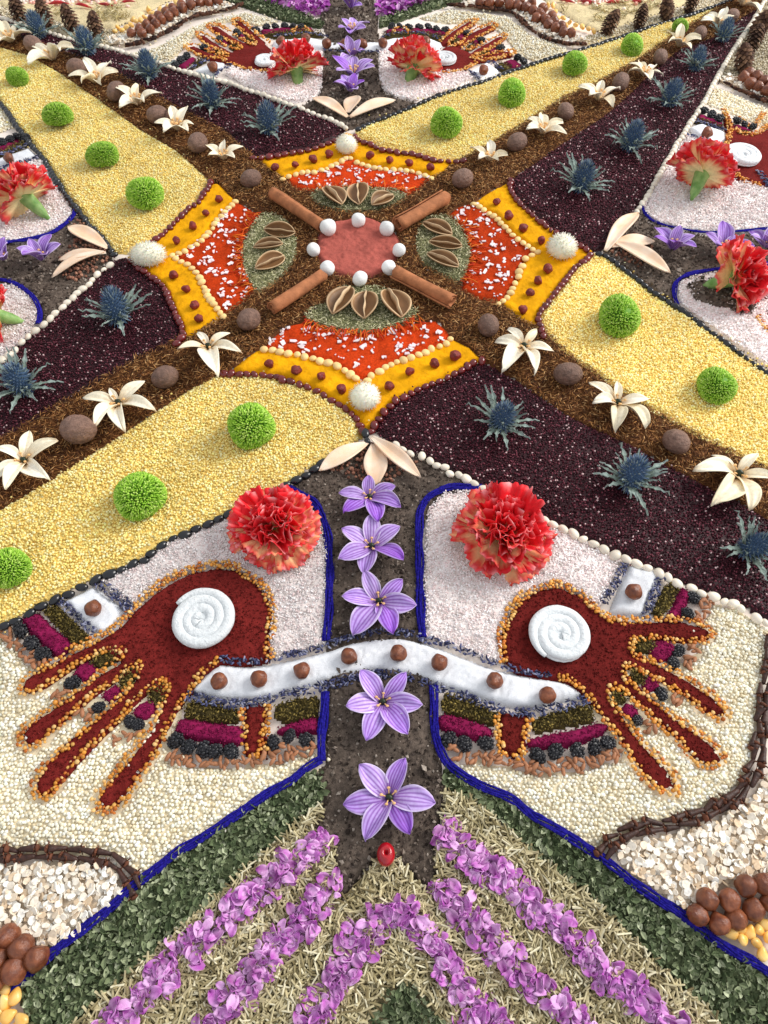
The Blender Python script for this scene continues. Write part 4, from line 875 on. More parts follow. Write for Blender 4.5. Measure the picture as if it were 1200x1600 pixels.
rowpath('black', 'black_bean', [(-30,130),(4,166),(16,182),(26,198),(38,212),(50,228),(66,246),(76,262),(86,280),(100,300),(112,318),(124,332),(138,350),(152,366),(166,380),(178,398)], .0085, .006, .0022, 'black bean in the row between the upper left millet and the left panel', 'bean', 'black beans beside the upper left millet', .7)
WB = [(619,695),(629,702.5),(641,709),(659,713),(672,720.5),(682,727.5),(695,730),(703,740.5),(717.5,742.5),(729,749),(741,756.5),(755,764),(851,813),(864,820),(880,827),(896,834),(911,842.5),(927.5,850),(944,858.5),(961,867.5),(978.5,874),(995,881),(1012,887.5),(1030,896),(1044,902.5),(1058,912),(1081,918.5),(1096,927.5),(1115,932.5),(1131.5,940),(1146,943),(1157.5,951),(1182,966),(1196,973)]
rowpts('white', 'white_bean', WB, .0078, .0022, 'white bean in the row between lower right dark seeds and salt bed', 'bean', 'white beans under the lower right dark bed', .5)
rowpts('white', 'white_bean', [(172,415),(162,421.6),(152,429),(144,438),(139,445),(129,452),(120,459),(114,466),(105,473),(98,481),(86,490),(79,498),(69,507.5),(55,517),(44,525.6),(34,535),(24,547),(14,555),(2,563)], .0078, .0022, 'white bean in the row between the left panel and the lower left dark seeds', 'bean', 'white beans beside the lower left dark bed')
rowpath('white', 'white_bean', [(995,331),(1002,320),(1010,310),(1017,297),(1027,280),(1036,262),(1050,240),(1057,225),(1067,212),(1075,197),(1090,175),(1100,160),(1110,140),(1120,122),(1130,105),(1140,87),(1150,72),(1165,50),(1180,27),(1191,7),(1205,-15)], .0085, .008, .0022, 'white bean in the row between the upper right dark seeds and the right panel', 'bean', 'white beans beside the upper right dark bed')
rowpath('white', 'white_bean', [(540,200),(532,195),(514,186),(495,180),(479,173),(461,166),(450,163),(405,146),(385,141),(365,132),(325,122),(299,115),(271,107),(252,100),(232,94),(207,86),(186,80),(172,76),(105,60),(92,56),(30,37),(8,30),(-30,18)], .0085, .0082, .0022, 'white bean in the row between the upper left dark seeds and the far panel', 'bean', 'white beans beside the upper left dark bed')
NB = {'bl': 'lower left millet', 'br': 'lower right dark seeds', 'ru': 'upper right dark seeds', 'rl': 'lower right millet', 'tl': 'upper left dark seeds', 'tr': 'upper right millet', 'lu': 'upper left millet', 'll': 'lower left dark seeds'}
for k, p in RB.items():
    far = k[0] == 't'
    if k[0] == 'b': rowpts('red', 'red_bean', p, .0082, .0026, f'dark red bean along the star edge against the {NB[k]}', 'bean', f'red beans against the {NB[k]}', .5)
    else: rowpath('red', 'red_bean', p,   .0084 if not far else .0092, .0070 if not far else .0084, .0026, f'dark red bean along the star edge against the {NB[k]}', 'bean', f'red beans against the {NB[k]}', .5)
for k, p in PB.items():
    lb = f'pale split pea between yellow and red powder, {NB[k]} side'
    rowpts('pea', 'split_pea', p, .0076 if k[0] == 'b' else .0072, .0022, lb, 'pea', f'split peas facing the {NB[k]}', 1.)

# ---- small dried berries on the yellow powder
def berry_mesh(seed): 
    V, F = lumpy(ICO2, .09, seed, 3.2); V = V * np.array([1, .92, .84]); return mk_mesh('dried_berry', V, F, None, 'rosehip')
BY = [berry_mesh(s) for s in (1, 2, 3)]
BERR = {'bl': [(420,568),(463.5,578),(502,587),(533,607)], 'br': [(609,603),(640,580),(679,567),(711,555)], 'ru': [(776,315.5),(795,336),(818,356),(846,375)], 'rl': [(857,420),(841,438),(829,457),(817,483)],
        'tl': [(430,261),(461.5,257),(489.5,248),(514,240)], 'tr': [(578.5,242),(609,250),(639,254),(673,261)], 'lu': [(342,310),(322,332.5),(301,353),(276,376)], 'll': [(270.5,429.5),(291,451),(303.5,476.5),(311,497)]}
TIPEND = {'bl': 'puff', 'br': 'arm', 'ru': 'arm', 'rl': 'arm', 'tl': 'puff', 'tr': 'arm', 'lu': 'arm', 'll': 'arm'}
for k, ps in BERR.items():
    if k in ('br', 'tr', 'rl', 'll'): ps_o = ps
    else: ps_o = ps[::-1] if k in ('bl', 'tl', 'ru', 'lu') else ps
    for i, p in enumerate(ps_o):
        c = G1(p[0], p[1], .0075); o = obj('dried_berry', BY[i % 3], None, f'red dried berry, {ORD[i]} from the puff, yellow edge facing {NB[k]}', 'berry', 'dried berries on the yellow powder')
        place(o, c, rng.random() * 6, .0044 * (1 + .08 * rng.normal()), rng.normal() * .5, rng.normal() * .5)

# ---- fluffy puffs at the four star points
def puff_mesh(n, asp):
    r = np.random.default_rng(4); i = np.arange(n) + .5; ph = np.arccos(1 - 1.45 * i / n); th = np.pi * (1 + 5 ** .5) * i
    D = np.stack([np.cos(th) * np.sin(ph), np.sin(th) * np.sin(ph), np.cos(ph)], 1) + r.normal(size=(n, 3)) * .12; D /= np.linalg.norm(D, axis=1)[:, None]
    parts = [(ICO2[0] * .84, ICO2[1], C(250,244,220))]
    for d in D:
        u = np.cross(d, (0.3, .5, 1)); u /= np.linalg.norm(u); v = np.cross(d, u); L = .85 + .22 * r.random(); w_ = .026
        V = np.array([d * .7 + u * w_, d * .7 - u * w_ * .5 + v * w_, d * .7 - u * w_ * .5 - v * w_, d * L + u * .012, d * L - u * .012])
        parts.append((V, np.array([(0, 1, 4), (0, 4, 3), (1, 2, 4), (2, 0, 3), (2, 3, 4)]), pick(1, [C(250,244,218), C(253,249,234), C(242,233,198)], None, .03, r)[0]))
    V, F, c = join(parts); return mk_mesh('puff_flower', V * np.array(asp), F, c, 'fluff')
PU = puff_mesh(700, (1, 1, .82))
for (x, y, rp, lb, sx) in ((570, 620, 25, 'lower', 1), (878, 386, 24, 'right', 1), (541, 226, 18, 'upper', 1), (231, 398, 23, 'left', 1.3)):
    r_ = rp * MPP(x, y); o = obj('puff_flower', PU, None, f'fluffy cream white puff flower on the {lb} point of the star', 'flower', 'puff flowers on the star points')
    place(o, G1(x, y, .003 + r_ * .55), rng.random() * 6 if sx == 1 else .1, (r_ * sx, r_, r_))

# ---- green pompom chrysanthemums
def pom_mesh(seed, dimple):
    r = np.random.default_rng(seed); n = 1250; i = np.arange(n) + .5; ph = np.arccos(1 - 1.5 * i / n); th = np.pi * (1 + 5 ** .5) * i
    D = np.stack([np.cos(th) * np.sin(ph), np.sin(th) * np.sin(ph), np.cos(ph)], 1)
    dd = np.array([.15, -.35, .92]); dd /= np.linalg.norm(dd); near = np.exp(-((1 - D @ dd) / .06)) if dimple else np.zeros(n)
    rad = (.89 - .28 * near) * (1 + .05 * np.sin(D[:, 0] * 3 + seed) + .05 * np.sin(D[:, 1] * 4 + 2 * seed))
    D = D + r.normal(size=(n, 3)) * .03; D /= np.linalg.norm(D, axis=1)[:, None]; zx = D + r.normal(size=(n, 3)) * .16; zx /= np.linalg.norm(zx, axis=1)[:, None]
    X = zx; Y = np.cross(X, (.3, .2, 1.)); Y /= np.linalg.norm(Y, axis=1)[:, None]; Z = np.cross(X, Y)
    R = np.stack([X, Y, Z], 2)
    cc = pick(n, [C(160,200,72), C(134,180,50), C(188,216,108), C(110,156,44)], [.4, .3, .18, .12], .06, r)
    S = np.stack([.13 * (.85 + .3 * r.random(n)), .039 * (.85 + .3 * r.random(n)), .039 * np.ones(n)], 1)
    a = scat(D * rad[:, None], ICO0, S, R, cc)
    V, F, c = join([a, (ICO2[0] * .78, ICO2[1], C(90,140,28))])
    return mk_mesh('pompom_flower', V * np.array([1, 1, .88]), F, c, 'petal')
PM = [pom_mesh(1, False), pom_mesh(2, True), pom_mesh(3, False), pom_mesh(5, False)]
POM = {'lower left': [(393,666,37,37,0), (218,775,38,36,0), (15,887,33,36,0)], 'lower right': [(968,494,33,29,1), (1120,603,30,26,1)],
       'upper right': [(697,193,25,24,0), (800,146,22,20,1), (898,100,20,17,1), (988,71,18,14,1), (1063,41,13,9,0)], 'upper left': [(226,304,28,23,2), (160,242,24,18,0), (90,181,23,17,0), (27,121,16,16,0)]}
for k, L in POM.items():
    for i, (x, y, rx, ry, v) in enumerate(L):
        rw = rx * MPP(x, y); o = obj('pompom_flower', PM[v if v or i % 2 == 0 else 3], None, f'bright green pompom flower, {ORD[i]} from the star on the {k} yellow millet', 'flower', 'green pompom flowers on the millet')
        place(o, G1(x, y, .004 + rw * .55), rng.random() * 6 if v != 1 else rng.normal() * .3, (rw, rw, rw * min(1, .35 + .7 * ry / rx)), rng.normal() * .1, rng.normal() * .1)

# ---- nutmegs
def nut_mesh(seed):
    V, F = lumpy(ICO3, .012, seed, 3); th = np.arctan2(V[:, 2], V[:, 1]); ax = V[:, 0]
    V = V * (1 + .02 * np.sin(th * 15 + 3 * ax + np.sin(ax * 9 + seed)) * (1 - ax ** 2) + .012 * np.sin(th * 31 + 8 * ax))[:, None]
    return mk_mesh('nutmeg', V * np.array([1.12, .9, .88]), F, None, 'nutmeg')
NM = [nut_mesh(s) for s in (1, 2, 3, 4)]
NUT = {'lower right': [(763,508,18,100), (888,584,20,160), (1057,690,20,130)], 'upper right': [(723,279,16,10), (808,222,15,20), (884,174,13,100), (970,128,14,80), (1032,89,12,70), (1094,52,11,70), (1144,24,10,0)],
       'upper left': [(392,279,15,40), (309,223,16,60), (246,180,15,0), (182,143,15,60), (120,106,14,0), (52,70,14,0)], 'lower left': [(389,499,18,60), (258,589,19,20), (122,671,25,10)]}
for k, L in NUT.items():
    for i, (x, y, rp, an) in enumerate(L):
        r_ = rp * MPP(x, y) * .98; o = obj('nutmeg', NM[(i + len(k)) % 4], None, f'round brown nutmeg, {ORD[i]} from the star centre along the {k} brown arm', 'nutmeg', 'nutmegs on the brown cross')
        place(o, G1(x, y, .004 + r_ * .75), math.radians(an) + .2 * rng.normal(), r_, rng.random() * 6, rng.normal() * .1)

# ---- white clay balls round the centre
CB = [(lambda vf: mk_mesh('clay_ball', vf[0] * np.array([1, .97, .95]), vf[1], None, 'chalk'))(lumpy(ICO2, .045, s, 2.2)) for s in (1, 2, 3)]
BALL = [(512,355,13), (560,344,11), (605,357,11.5), (624,391,10.5), (608,418,11.5), (563,435,12), (512,419,11.5), (489,390,10.5)]
BN = ['upper left beside the cinnamon end', 'top middle', 'upper right beside the cinnamon end', 'right middle', 'lower right beside the cinnamon end', 'bottom middle', 'lower left beside the cinnamon end', 'left middle']
for i, (x, y, rp) in enumerate(BALL):
    r_ = rp * MPP(x, y); o = obj('clay_ball', CB[i % 3], None, f'small white clay ball at the {BN[i]} of the terracotta disc', 'ball', 'white clay balls round the disc')
    place(o, G1(x, y, .004 + r_ * .8), rng.random() * 6, r_, rng.random() * 6, 0)

# ---- cinnamon quills
def quill(seed):
    r = np.random.default_rng(seed); nu, nv = 14, 46; P = np.zeros((nu, nv, 3))
    for i in range(nu):
        t = i / (nu - 1); wob = 1 + .04 * math.sin(t * 5 + seed)
        for j in range(nv):
            s = j / (nv - 1); a = s * 2 * np.pi * 1.9 + seed; rr = (1 - .52 * s) * wob + .02 * math.sin(a * 3 + t * 4)
            P[i, j] = ((t - .5) * 2 * (1 + .02 * math.sin(a * 1.7 + seed) + .015 * math.sin(a * 4)), rr * math.cos(a), rr * math.sin(a) + .12 * math.sin(t * 3 + seed) )
    P[..., 1:] *= .16
    V, F = slab(P.reshape(-1, 3), nu, nv, .026); return mk_mesh('cinnamon_stick', V, F, None, 'cinnamon')
for i, (p0, p1, wpx, lb) in enumerate((((426,301), (503,352), 22, 'upper left'), ((697,309), (622,349), 27, 'upper right'), ((616,424), (706,470), 25, 'lower right'), ((505,427), (425,481), 23, 'lower left'))):
    z = .0035 + wpx * .0007 * .5; ya, L = wyaw(p0, p1, z); c = G1((p0[0] + p1[0]) / 2, (p0[1] + p1[1]) / 2, z); wd = wpx * MPP(*p0)
    o = obj('cinnamon_stick', quill(i + 1), None, f'rolled cinnamon stick at the {lb} of the terracotta disc', 'cinnamon', 'cinnamon sticks round the disc')
    place(o, c, ya, (L / 2, wd / .32 * .88, wd / .32 * .8), rng.random() * .6)

# ---- open seed pods: a hollow boat with a septum
def pod_meshes():
    nu, nv = 15, 13; P = np.zeros((nu, nv, 3)); col = []
    for i in range(nu):
        u = i / (nu - 1); x = u * 2 - 1; hw = .46 * max(.02, (1 - abs(x) ** 2.1)) ** .75 * (1 + .12 * x)
        for j in range(nv):
            v = j / (nv - 1) * 2 - 1; a = v * math.pi / 2 * .92
            P[i, j] = (x, hw * math.sin(a) , .42 * hw / .46 * (1 - math.cos(a)) + .06 * x * x - .1)
            col.append(C(196,164,126) if abs(v) > .86 or i in (0, nu - 1) else (C(122,88,56) if abs(v) < .7 else C(150,114,78)))
    V, F = slab(P.reshape(-1, 3), nu, nv, .05); c = np.array(col + col)
    sh_ = mk_mesh('shell', V, F, c, 'podm')
    Q = np.zeros((15, 3, 3))
    for i in range(15):
        x = (i / 14 * 2 - 1) * .97
        for j in range(3): Q[i, j] = (x, .02 * math.sin(i), -.1 + .06 * x * x + (.36 * (1 - x * x * .75)) * j / 2 + .02)
    V, F = slab(Q.reshape(-1, 3), 15, 3, .035); return sh_, mk_mesh('septum', V, F, np.tile(C(206,176,138), (len(V), 1)), 'podm')
mat('podm', rough=.5, spec=.3, noise=(90, .2), bump=(200, .25, .001))
PS, PT = pod_meshes()
PODS = [((548,447), (520,489), 38, 'bottom', 0), ((572,454), (569,496), 40, 'bottom', 1), ((605,451), (627,494), 45, 'bottom', 2),
        ((412,358), (461,363), 24, 'left', 0), ((396,386), (442,380), 20, 'left', 1), ((399,419), (445,400), 27, 'left', 2),
        ((660,347), (706,366), 25, 'right', 0), ((670,377), (722,384), 20, 'right', 1), ((667,395), (716,416), 26, 'right', 2),
        ((508,291), (534,318), 34, 'top', 0), ((559,285), (561,318), 33, 'top', 1), ((615,304), (581,319), 28, 'top', 2)]
for p0, p1, wpx, sd, i in PODS:
    z = .008; ya, L = wyaw(p0, p1, z); c = G1((p0[0] + p1[0]) / 2, (p0[1] + p1[1]) / 2, z)
    L *= 1.0; wd = wpx * MPP(*p0)
    nm = (['first from the left', 'middle', 'last on the right'] if sd in ('bottom', 'top') else ['uppermost', 'middle', 'lowest'])[i]
    e = empty('seed_pod', c, f'open brown seed pod, {nm} of the three on the {sd} herb patch', 'seed pod', 'open seed pods on the herb')
    e.rotation_euler = (rng.normal() * .15 + (.45 if sd in ('left', 'right') else 0), 0, ya); e.scale = (L / 2, wd / .92, max(.016, wd / .92 * .75))
    obj('shell', PS, e); obj('septum', PT, e)

# ---- shell-like dried petals
def shell_mesh(seed):
    nu, nv = 17, 9; P = np.zeros((nu, nv, 3))
    for i in range(nu):
        u = i / (nu - 1); hw = .22 * (math.sin(math.pi * min(1, u * .93 + .07) ** 1.25) ** .8 + .06)
        if u > .96: hw *= .45
        for j in range(nv):
            v = j / (nv - 1) * 2 - 1
            P[i, j] = (u, hw * v + .03 * math.sin(u * 3 + seed), .10 * v * v * math.sin(math.pi * u) + .1 * math.sin(u * 3.0) + .008 * math.sin(v * 9 + seed))
    V, F = slab(P.reshape(-1, 3), nu, nv, .035); return mk_mesh('shell_petal', V, F, None, 'shell')
SM = [shell_mesh(s) for s in (0, 1.5, 3)]
SH = [((574,692), (499,736), 30, 'near', 'left'), ((582,694), (590,757), 34, 'near', 'middle'), ((580,683), (657,746), 24, 'near', 'right'),
      ((946,392), (998,334), 24, 'right', 'uppermost'), ((955,386), (1021,376), 26, 'right', 'middle'), ((960,378), (1047,427), 26, 'right', 'lowest'),
      ((168,388), (107,354), 26, 'left', 'uppermost'), ((165,394), (92,408), 18, 'left', 'middle'), ((162,393), (82,434), 22, 'left', 'lowest'),
      ((543,183), (489,153), 20, 'far', 'left'), ((545,176), (556,150), 22, 'far', 'middle'), ((547,183), (617,157), 18, 'far', 'right')]
for i, (p0, p1, wpx, pn, wh) in enumerate(SH):
    ya, L = wyaw(p0, p1, .006); wd = wpx * MPP(*p0)
    if pn in ('far',): wd *= 1.1
    o = obj('shell_petal', SM[i % 3], None, f'{wh} of the three peach coloured shell petals at the star end of the {pn} panel', 'petal', 'peach shell petals')
    place(o, G1(p0[0], p0[1], .0055 + .0007 * (i % 3)), ya, (L, wd / .44, L * .55), rng.normal() * .12, 0)

# ---- clay spirals
def spiral_mesh(turns, start, seed):
    n = int(turns * 44); t = np.linspace(0, 1, n); th = start - t * turns * 2 * np.pi; pitch = 1 / (turns + .5)
    a = pitch * .56; R = (1 - a) - t * (1 - a - pitch * .35); r = np.random.default_rng(seed)
    rad = a * np.clip(np.minimum(1, .35 + t * 9), 0, 1) * (1 + .10 * np.convolve(r.normal(size=n + 6), np.ones(7) / 7, 'valid')); rad[-3:] *= .8
    wb = np.convolve(r.normal(size=n + 16), np.ones(17) / 17, 'valid') * .03 * np.clip((1 - t) * 4, 0, 1); R = R + wb * (t > .05); P = np.stack([R * np.cos(th), R * np.sin(th), .03 * np.convolve(r.normal(size=n + 10), np.ones(11) / 11, 'valid') + .05 * (1 - t)], 1)
    V, F = tube(P, rad, 14); V[:, 2] = np.sign(V[:, 2]) * np.abs(V[:, 2]) ** .85 * .64
    d = ICO2[0] * np.array([.8, .8, .12]); d[:, 2] -= .06
    V, F, _ = join([(V, F), (d, ICO2[1])]); return mk_mesh('clay_spiral', V, F, None, 'white_clay')
SPI = [(315, 968, 56, 3.1, 150, 'of the left hand'), (876, 992, 53, 2.9, 232, 'of the right hand'), (413, 95, 19, 2.6, 150, 'of the left hand in the far panel'), (696, 92, 21, 2.6, 240, 'of the right hand in the far panel'), (1162, 243, 31, 2.8, 230, 'of the hand in the right panel')]
for i, (x, y, rp, tn, st, lb) in enumerate(SPI):
    r_ = rp * MPP(x, y); o = obj('clay_spiral', spiral_mesh(tn, math.radians(st), i), None, f'white clay coil spiral in the palm {lb}', 'spiral', 'white clay spirals')
    place(o, G1(x, y, .0045 + r_ * .16), 0, (r_, r_ * (1.02 if i < 2 else 1.05), r_ * 1.1))

# ---- petals of the open flowers
def petal_mesh(name, nu, nv, prof, zf, cf, th, m='petal', xf=None):
    P = np.zeros((nu, nv, 3)); col = np.zeros((nu, nv, 3))
    for i in range(nu):
        u = i / (nu - 1)
        for j in range(nv):
            v = j / (nv - 1) * 2 - 1
            P[i, j] = (u if xf is None else xf(u, v), prof(u) * v, zf(u, v)); col[i, j] = cf(u, v)
    V, F = slab(P.reshape(-1, 3), nu, nv, th); c = col.reshape(-1, 3)
    return mk_mesh(name, V, F, np.concatenate([c, c]), m)
def mixc(a, b, t): t = min(1, max(0, t)); return a * (1 - t) + b * t

def cro_col(dark, seed):
    r = np.random.default_rng(seed); ph = r.random() * 6
    def f(u, v):
        vein = .5 + .5 * math.cos(v * (25 + 3 * math.sin(ph)) * (1 - .35 * u) + ph + .3 * math.sin(u * 9 + ph))
        c = mixc(C(226,208,246), C(150,90,208), .14 + dark * .55 + .40 * u); c = mixc(c, C(112,32,150), vein ** 1.6 * (.78 + .2 * dark) * (1 - .3 * u * u))
        c = mixc(c, C(122,44,160), max(0, .5 - u) * 1.2); return mixc(c, C(228,216,242), max(0, abs(v) - .76) * 3.4 * (1 - dark * .6))
    return f
CRP = [petal_mesh('petal', 13, 35, lambda u: .255 * (math.sin(math.pi * (u * .9 + .1) ** 1.2)) ** .66 * (1 if u < .93 else .72) + .008, lambda u, v, k=k: .13 * math.sin(u * 2.4) - .08 * u * u + (.05 + .05 * (k % 3)) * v * v * math.sin(math.pi * u) + .02 * math.sin(v * 5 + u * 5 + 2.1 * k) + .05 * (k % 2) * v * u - .06 * (k > 3) * u ** 3, cro_col(d, k), .012)
       for k, d in enumerate((0., .25, .5, .85, .1, .4, .3))]
LIP = [petal_mesh('petal', 14, 15, lambda u: .17 * (math.sin(math.pi * (u * .9 + .1) ** 1.15)) ** .75 * (1 if u < .95 else .6) + .012, lambda u, v, k=k: .20 * math.sin(u * 2.2) - (.13 + .05 * (k % 3)) * u * u + .12 * v * v * math.sin(math.pi * u) - .02 * (abs(v) < .12) + .02 * math.sin(v * 6 + 4 * u + k) + .05 * (k - 2) * v * u,
       lambda u, v, k=k: mixc(mixc(mixc(C(252,247,232), C(242,226,186), .12 * k + .25 * abs(v)), C(216,172,102), max(0, .42 - u) * 1.5 + (.16 if abs(v) < .12 else 0) + .12 * math.sin(v * 14 + k) ** 2), C(186,136,80), max(0, u - .9) * 4 * (k % 2)), .012) for k in range(5)]

def stam(parent, n, R, h, rr=.0007, yaw0=0.):
    for i in range(n):
        a = yaw0 + i * 2 * math.pi / n + rng.normal() * .2; P = [(0, 0, 0), (R * .5 * math.cos(a), R * .5 * math.sin(a), h * .7), (R * math.cos(a), R * math.sin(a), h)]
        v1, f1 = tube(P, rr * .7, 5); v2 = ICO1[0] * np.array([rr * 1.9, rr * 1.5, rr * 1.5]) + np.array(P[-1])
        so = obj('stamen', mk_mesh('stamen', v1, f1, None, 'stamen'), parent); obj('anther', mk_mesh('anther', v2, ICO1[1], None, 'stamen'), so)
PST = mk_mesh('pistil', lumpy(ICO2, .08, 5, 2.5)[0] * np.array([1, 1, 1.2]), ICO2[1], None, 'pistil')

def open_flower(kind, cx, cy, tips, label, cat, group, z0=.005, tipz=.008, wid=1., stz=1.):
    C0 = G1(cx, cy, z0); e = empty('crocus_flower' if kind == 'c' else 'lily_flower', C0, label, cat, group)
    meshes = CRP if kind == 'c' else LIP; Ls = []
    for i, t in enumerate(tips):
        k_ = .95 if kind == 'c' else 1.; T = G1(cx + (t[0] - cx) * k_, cy + (t[1] - cy) * k_, z0 + tipz); d = T - C0; L = math.hypot(d.x, d.y); Ls.append(L)
        k = rng.integers(0, len(meshes)) if kind == 'l' else (int(t[2]) if len(t) > 2 and rng.random() < .6 else rng.integers(0, 7))
        o = obj('petal', meshes[k], e); el = math.atan2(d.z, L)
        place(o, (math.cos(math.atan2(d.y, d.x)) * L * .04, math.sin(math.atan2(d.y, d.x)) * L * .04, .0006 * (i % 2)), math.atan2(d.y, d.x), (math.hypot(L, d.z), math.hypot(L, d.z) * wid * (1 + .06 * rng.normal()), L), rng.normal() * .2, -el * .8 + rng.normal() * .06)
    Lm = float(np.mean(Ls))
    stam(e, 5 if kind == 'c' else 4, Lm * .2, Lm * .22 * stz, Lm * .024, rng.random())
    p = obj('pistil', PST, e); place(p, (0, 0, Lm * .09), 0, Lm * .1)
    return e

def ring_tips(cx, cy, R, squash, n, a0, jit=.12, el=.5):
    """tips of a flower seen at a slant: R px across, lifted by el of its radius"""
    m_ = MPP(cx, cy); c = G1(cx, cy, .005); out = []
    for i in range(n):
        a = math.radians(a0) + i * 2 * math.pi / n + rng.normal() * jit; L = R * m_ * (1 + .08 * rng.normal())
        out.append((a, L))
    return out
def slant_flower(kind, cx, cy, Rpx, n, a0, el, label, cat, group, wid=1., tilt=(0, 0), z0=.006):
    e = empty('crocus_flower' if kind == 'c' else 'lily_flower', G1(cx, cy, z0), label, cat, group); e.rotation_euler = (tilt[0], tilt[1], 0)
    meshes = CRP if kind == 'c' else LIP; L0 = Rpx * MPP(cx, cy)
    for i in range(n):
        a = math.radians(a0) + i * 2 * math.pi / n + rng.normal() * .13; L = L0 * (1 + .1 * rng.normal()); o = obj('petal', meshes[rng.integers(0, len(meshes))], e)
        place(o, (.05 * L * math.cos(a), .05 * L * math.sin(a), 0), a, (L, L * wid, L), rng.normal() * .15, -math.radians(el + 10 * rng.normal()))
    stam(e, 5, L0 * .18, L0 * .34, L0 * .03, rng.random()); p = obj('pistil', PST, e); place(p, (0, 0, L0 * .1), 0, L0 * .07)
    return e

CG, LG = 'purple crocus flowers on the soil', 'cream lily flowers on the brown cross'
CRO = [((608,1247), [(633,1184,2), (562,1194,0), (540,1253,0), (572,1311,1), (641,1301,3), (679,1253,2)]), ((598,1098), [(634,1049,2), (563,1046,1), (541,1102,0), (573,1152,2), (637,1144,2), (659,1100,2)]),
       ((592,941), [(627,902,1), (569,891,0), (536,927,1), (553,987,1), (615,986,3), (649,943,2)]), ((580,855), [(623,818,2), (581,801,0), (534,824,0), (529,873,1), (570,891,3), (631,873,3)]), ((577,778), [(616,756,1), (576,741,1), (531,766,0), (538,797,2), (592,814,3), (624,784,3)])]
for i, (c, t) in enumerate(CRO):
    open_flower('c', c[0], c[1], t, f'purple striped crocus on the near soil strip, {ORD[i]} from the bottom', 'flower', CG, tipz=.010)
for i, (x, y, r_, a0) in enumerate(((548,142,26,10), (553,118,35,35), (550,88,26,0), (550,50,30,30), (549,12,28,10))):
    slant_flower('c', x, y, r_, 6, a0, 40 if i not in (1, 3) else 25, f'purple crocus on the far soil strip, {ORD[i]} from the star', 'flower', CG, 1.1)
for i, (x, y, r_, a0) in enumerate(((1050,388,36,10), (1130,392,38,40), (1195,385,36,0))):
    slant_flower('c', x, y, r_, 6, a0, 38, f'purple crocus on the right soil strip, {ORD[i]} from the star', 'flower', CG, 1.05)
for i, (x, y, r_, a0) in enumerate(((65,405,36,20), (6,405,34,0))):
    slant_flower('c', x, y, r_, 6, a0, 42, f'purple crocus on the left soil strip, {ORD[i]} from the star', 'flower', CG, 1.05)
LIL = {'lower right': [((818,543), [(797,511), (838,514), (863,542), (835,577), (787,571), (778,530)]), ((964,631), [(926,594), (965,596), (1013,620), (1011,658), (965,666), (929,627)]), ((1152,743), [(1120,708), (1183,709), (1210,745), (1172,793), (1119,786), (1089,731)])],
       'lower left': [((326,544), [(309,518), (356,519), (373,545), (338,586), (279,545)]), ((186,632), [(223,595), (237,635), (192,671), (149,663), (131,617), (171,606)]), ((39,722), [(42,671), (88,689), (71,745), (9,760), (-10,740), (-2,700)])]}
for k, L in LIL.items():
    for i, (c, t) in enumerate(L): open_flower('l', c[0], c[1], t, f'cream lily flower, {ORD[i]} from the star along the {k} brown arm', 'flower', LG, z0=.006, tipz=.009, wid=1.02)
for k, L in {'upper right': [(765,250,33,0), (848,208,36,20), (935,156,36,10), (1007,118,32,30), (1060,73,32,5), (1120,40,26,0), (1160,8,34,20)], 'upper left': [(350,248,33,15), (278,202,38,0), (215,163,38,25), (151,129,38,5), (82,92,38,20), (18,65,38,0)]}.items():
    for i, (x, y, r_, a0) in enumerate(L):
        slant_flower('l', x, y, r_, 6 if i % 2 else 5, a0, 26, f'cream lily flower, {ORD[i]} from the star along the {k} brown arm', 'flower', LG, 1.15)

# ---- carnations
def car_col(seed, red):
    r = np.random.default_rng(seed); ph = r.random(8) * 6
    def f(u, v):
        st = .5 * math.sin(v * 9 + ph[0]) + .35 * math.sin(v * 21 + ph[1]) + .2 * math.sin(v * 37 + ph[2])
        t = (u - .66 + red + .17 * st) / .22; e = max(0, (abs(v) - .8) * 2.)
        c = mixc(C(253,232,176), C(248,136,84), (u - .34 + red) * 1.0); c = mixc(c, C(222,30,40), t + e)
        return mixc(c, C(254,190,190), max(0, u - .84) * 5 * max(0, st))
    return f
CARP = []
for k in range(6):
    r = np.random.default_rng(k); ph = r.random(4) * 6; red = (-.10, -.03, .06, .25, .36, .44)[k]; am = (.07, .08, .1, .15, .18, .2)[k]
    CARP.append(petal_mesh('petal', 11, 29, lambda u: .05 + .62 * u ** .8, lambda u, v, ph=ph, am=am: .06 * u + am * u ** 2 * (math.sin(v * 5 + ph[0]) + .5 * math.sin(v * 12 + ph[1])) + .025 * u ** 3 * math.sin(v * 31 + ph[2]) - .05 * v * v * u,
        car_col(k, red), .012, 'petal', lambda u, v, ph=ph: u * (1 - .2 * v * v) + (.025 * math.sin(v * 26 + ph[3]) + .025 * math.sin(v * 47 + ph[1])) * u ** 6))
CX = mk_mesh('calyx', *(lambda vf: (vf[0], vf[1]))(tube([(0, 0, .18), (0, 0, .05), (0, 0, -.1), (0, 0, -.45), (0, 0, -.72), (0, 0, -.8), (0, 0, -.95)], np.array([.30, .28, .25, .21, .15, .1, .05]), 14)), None, 'calyx')
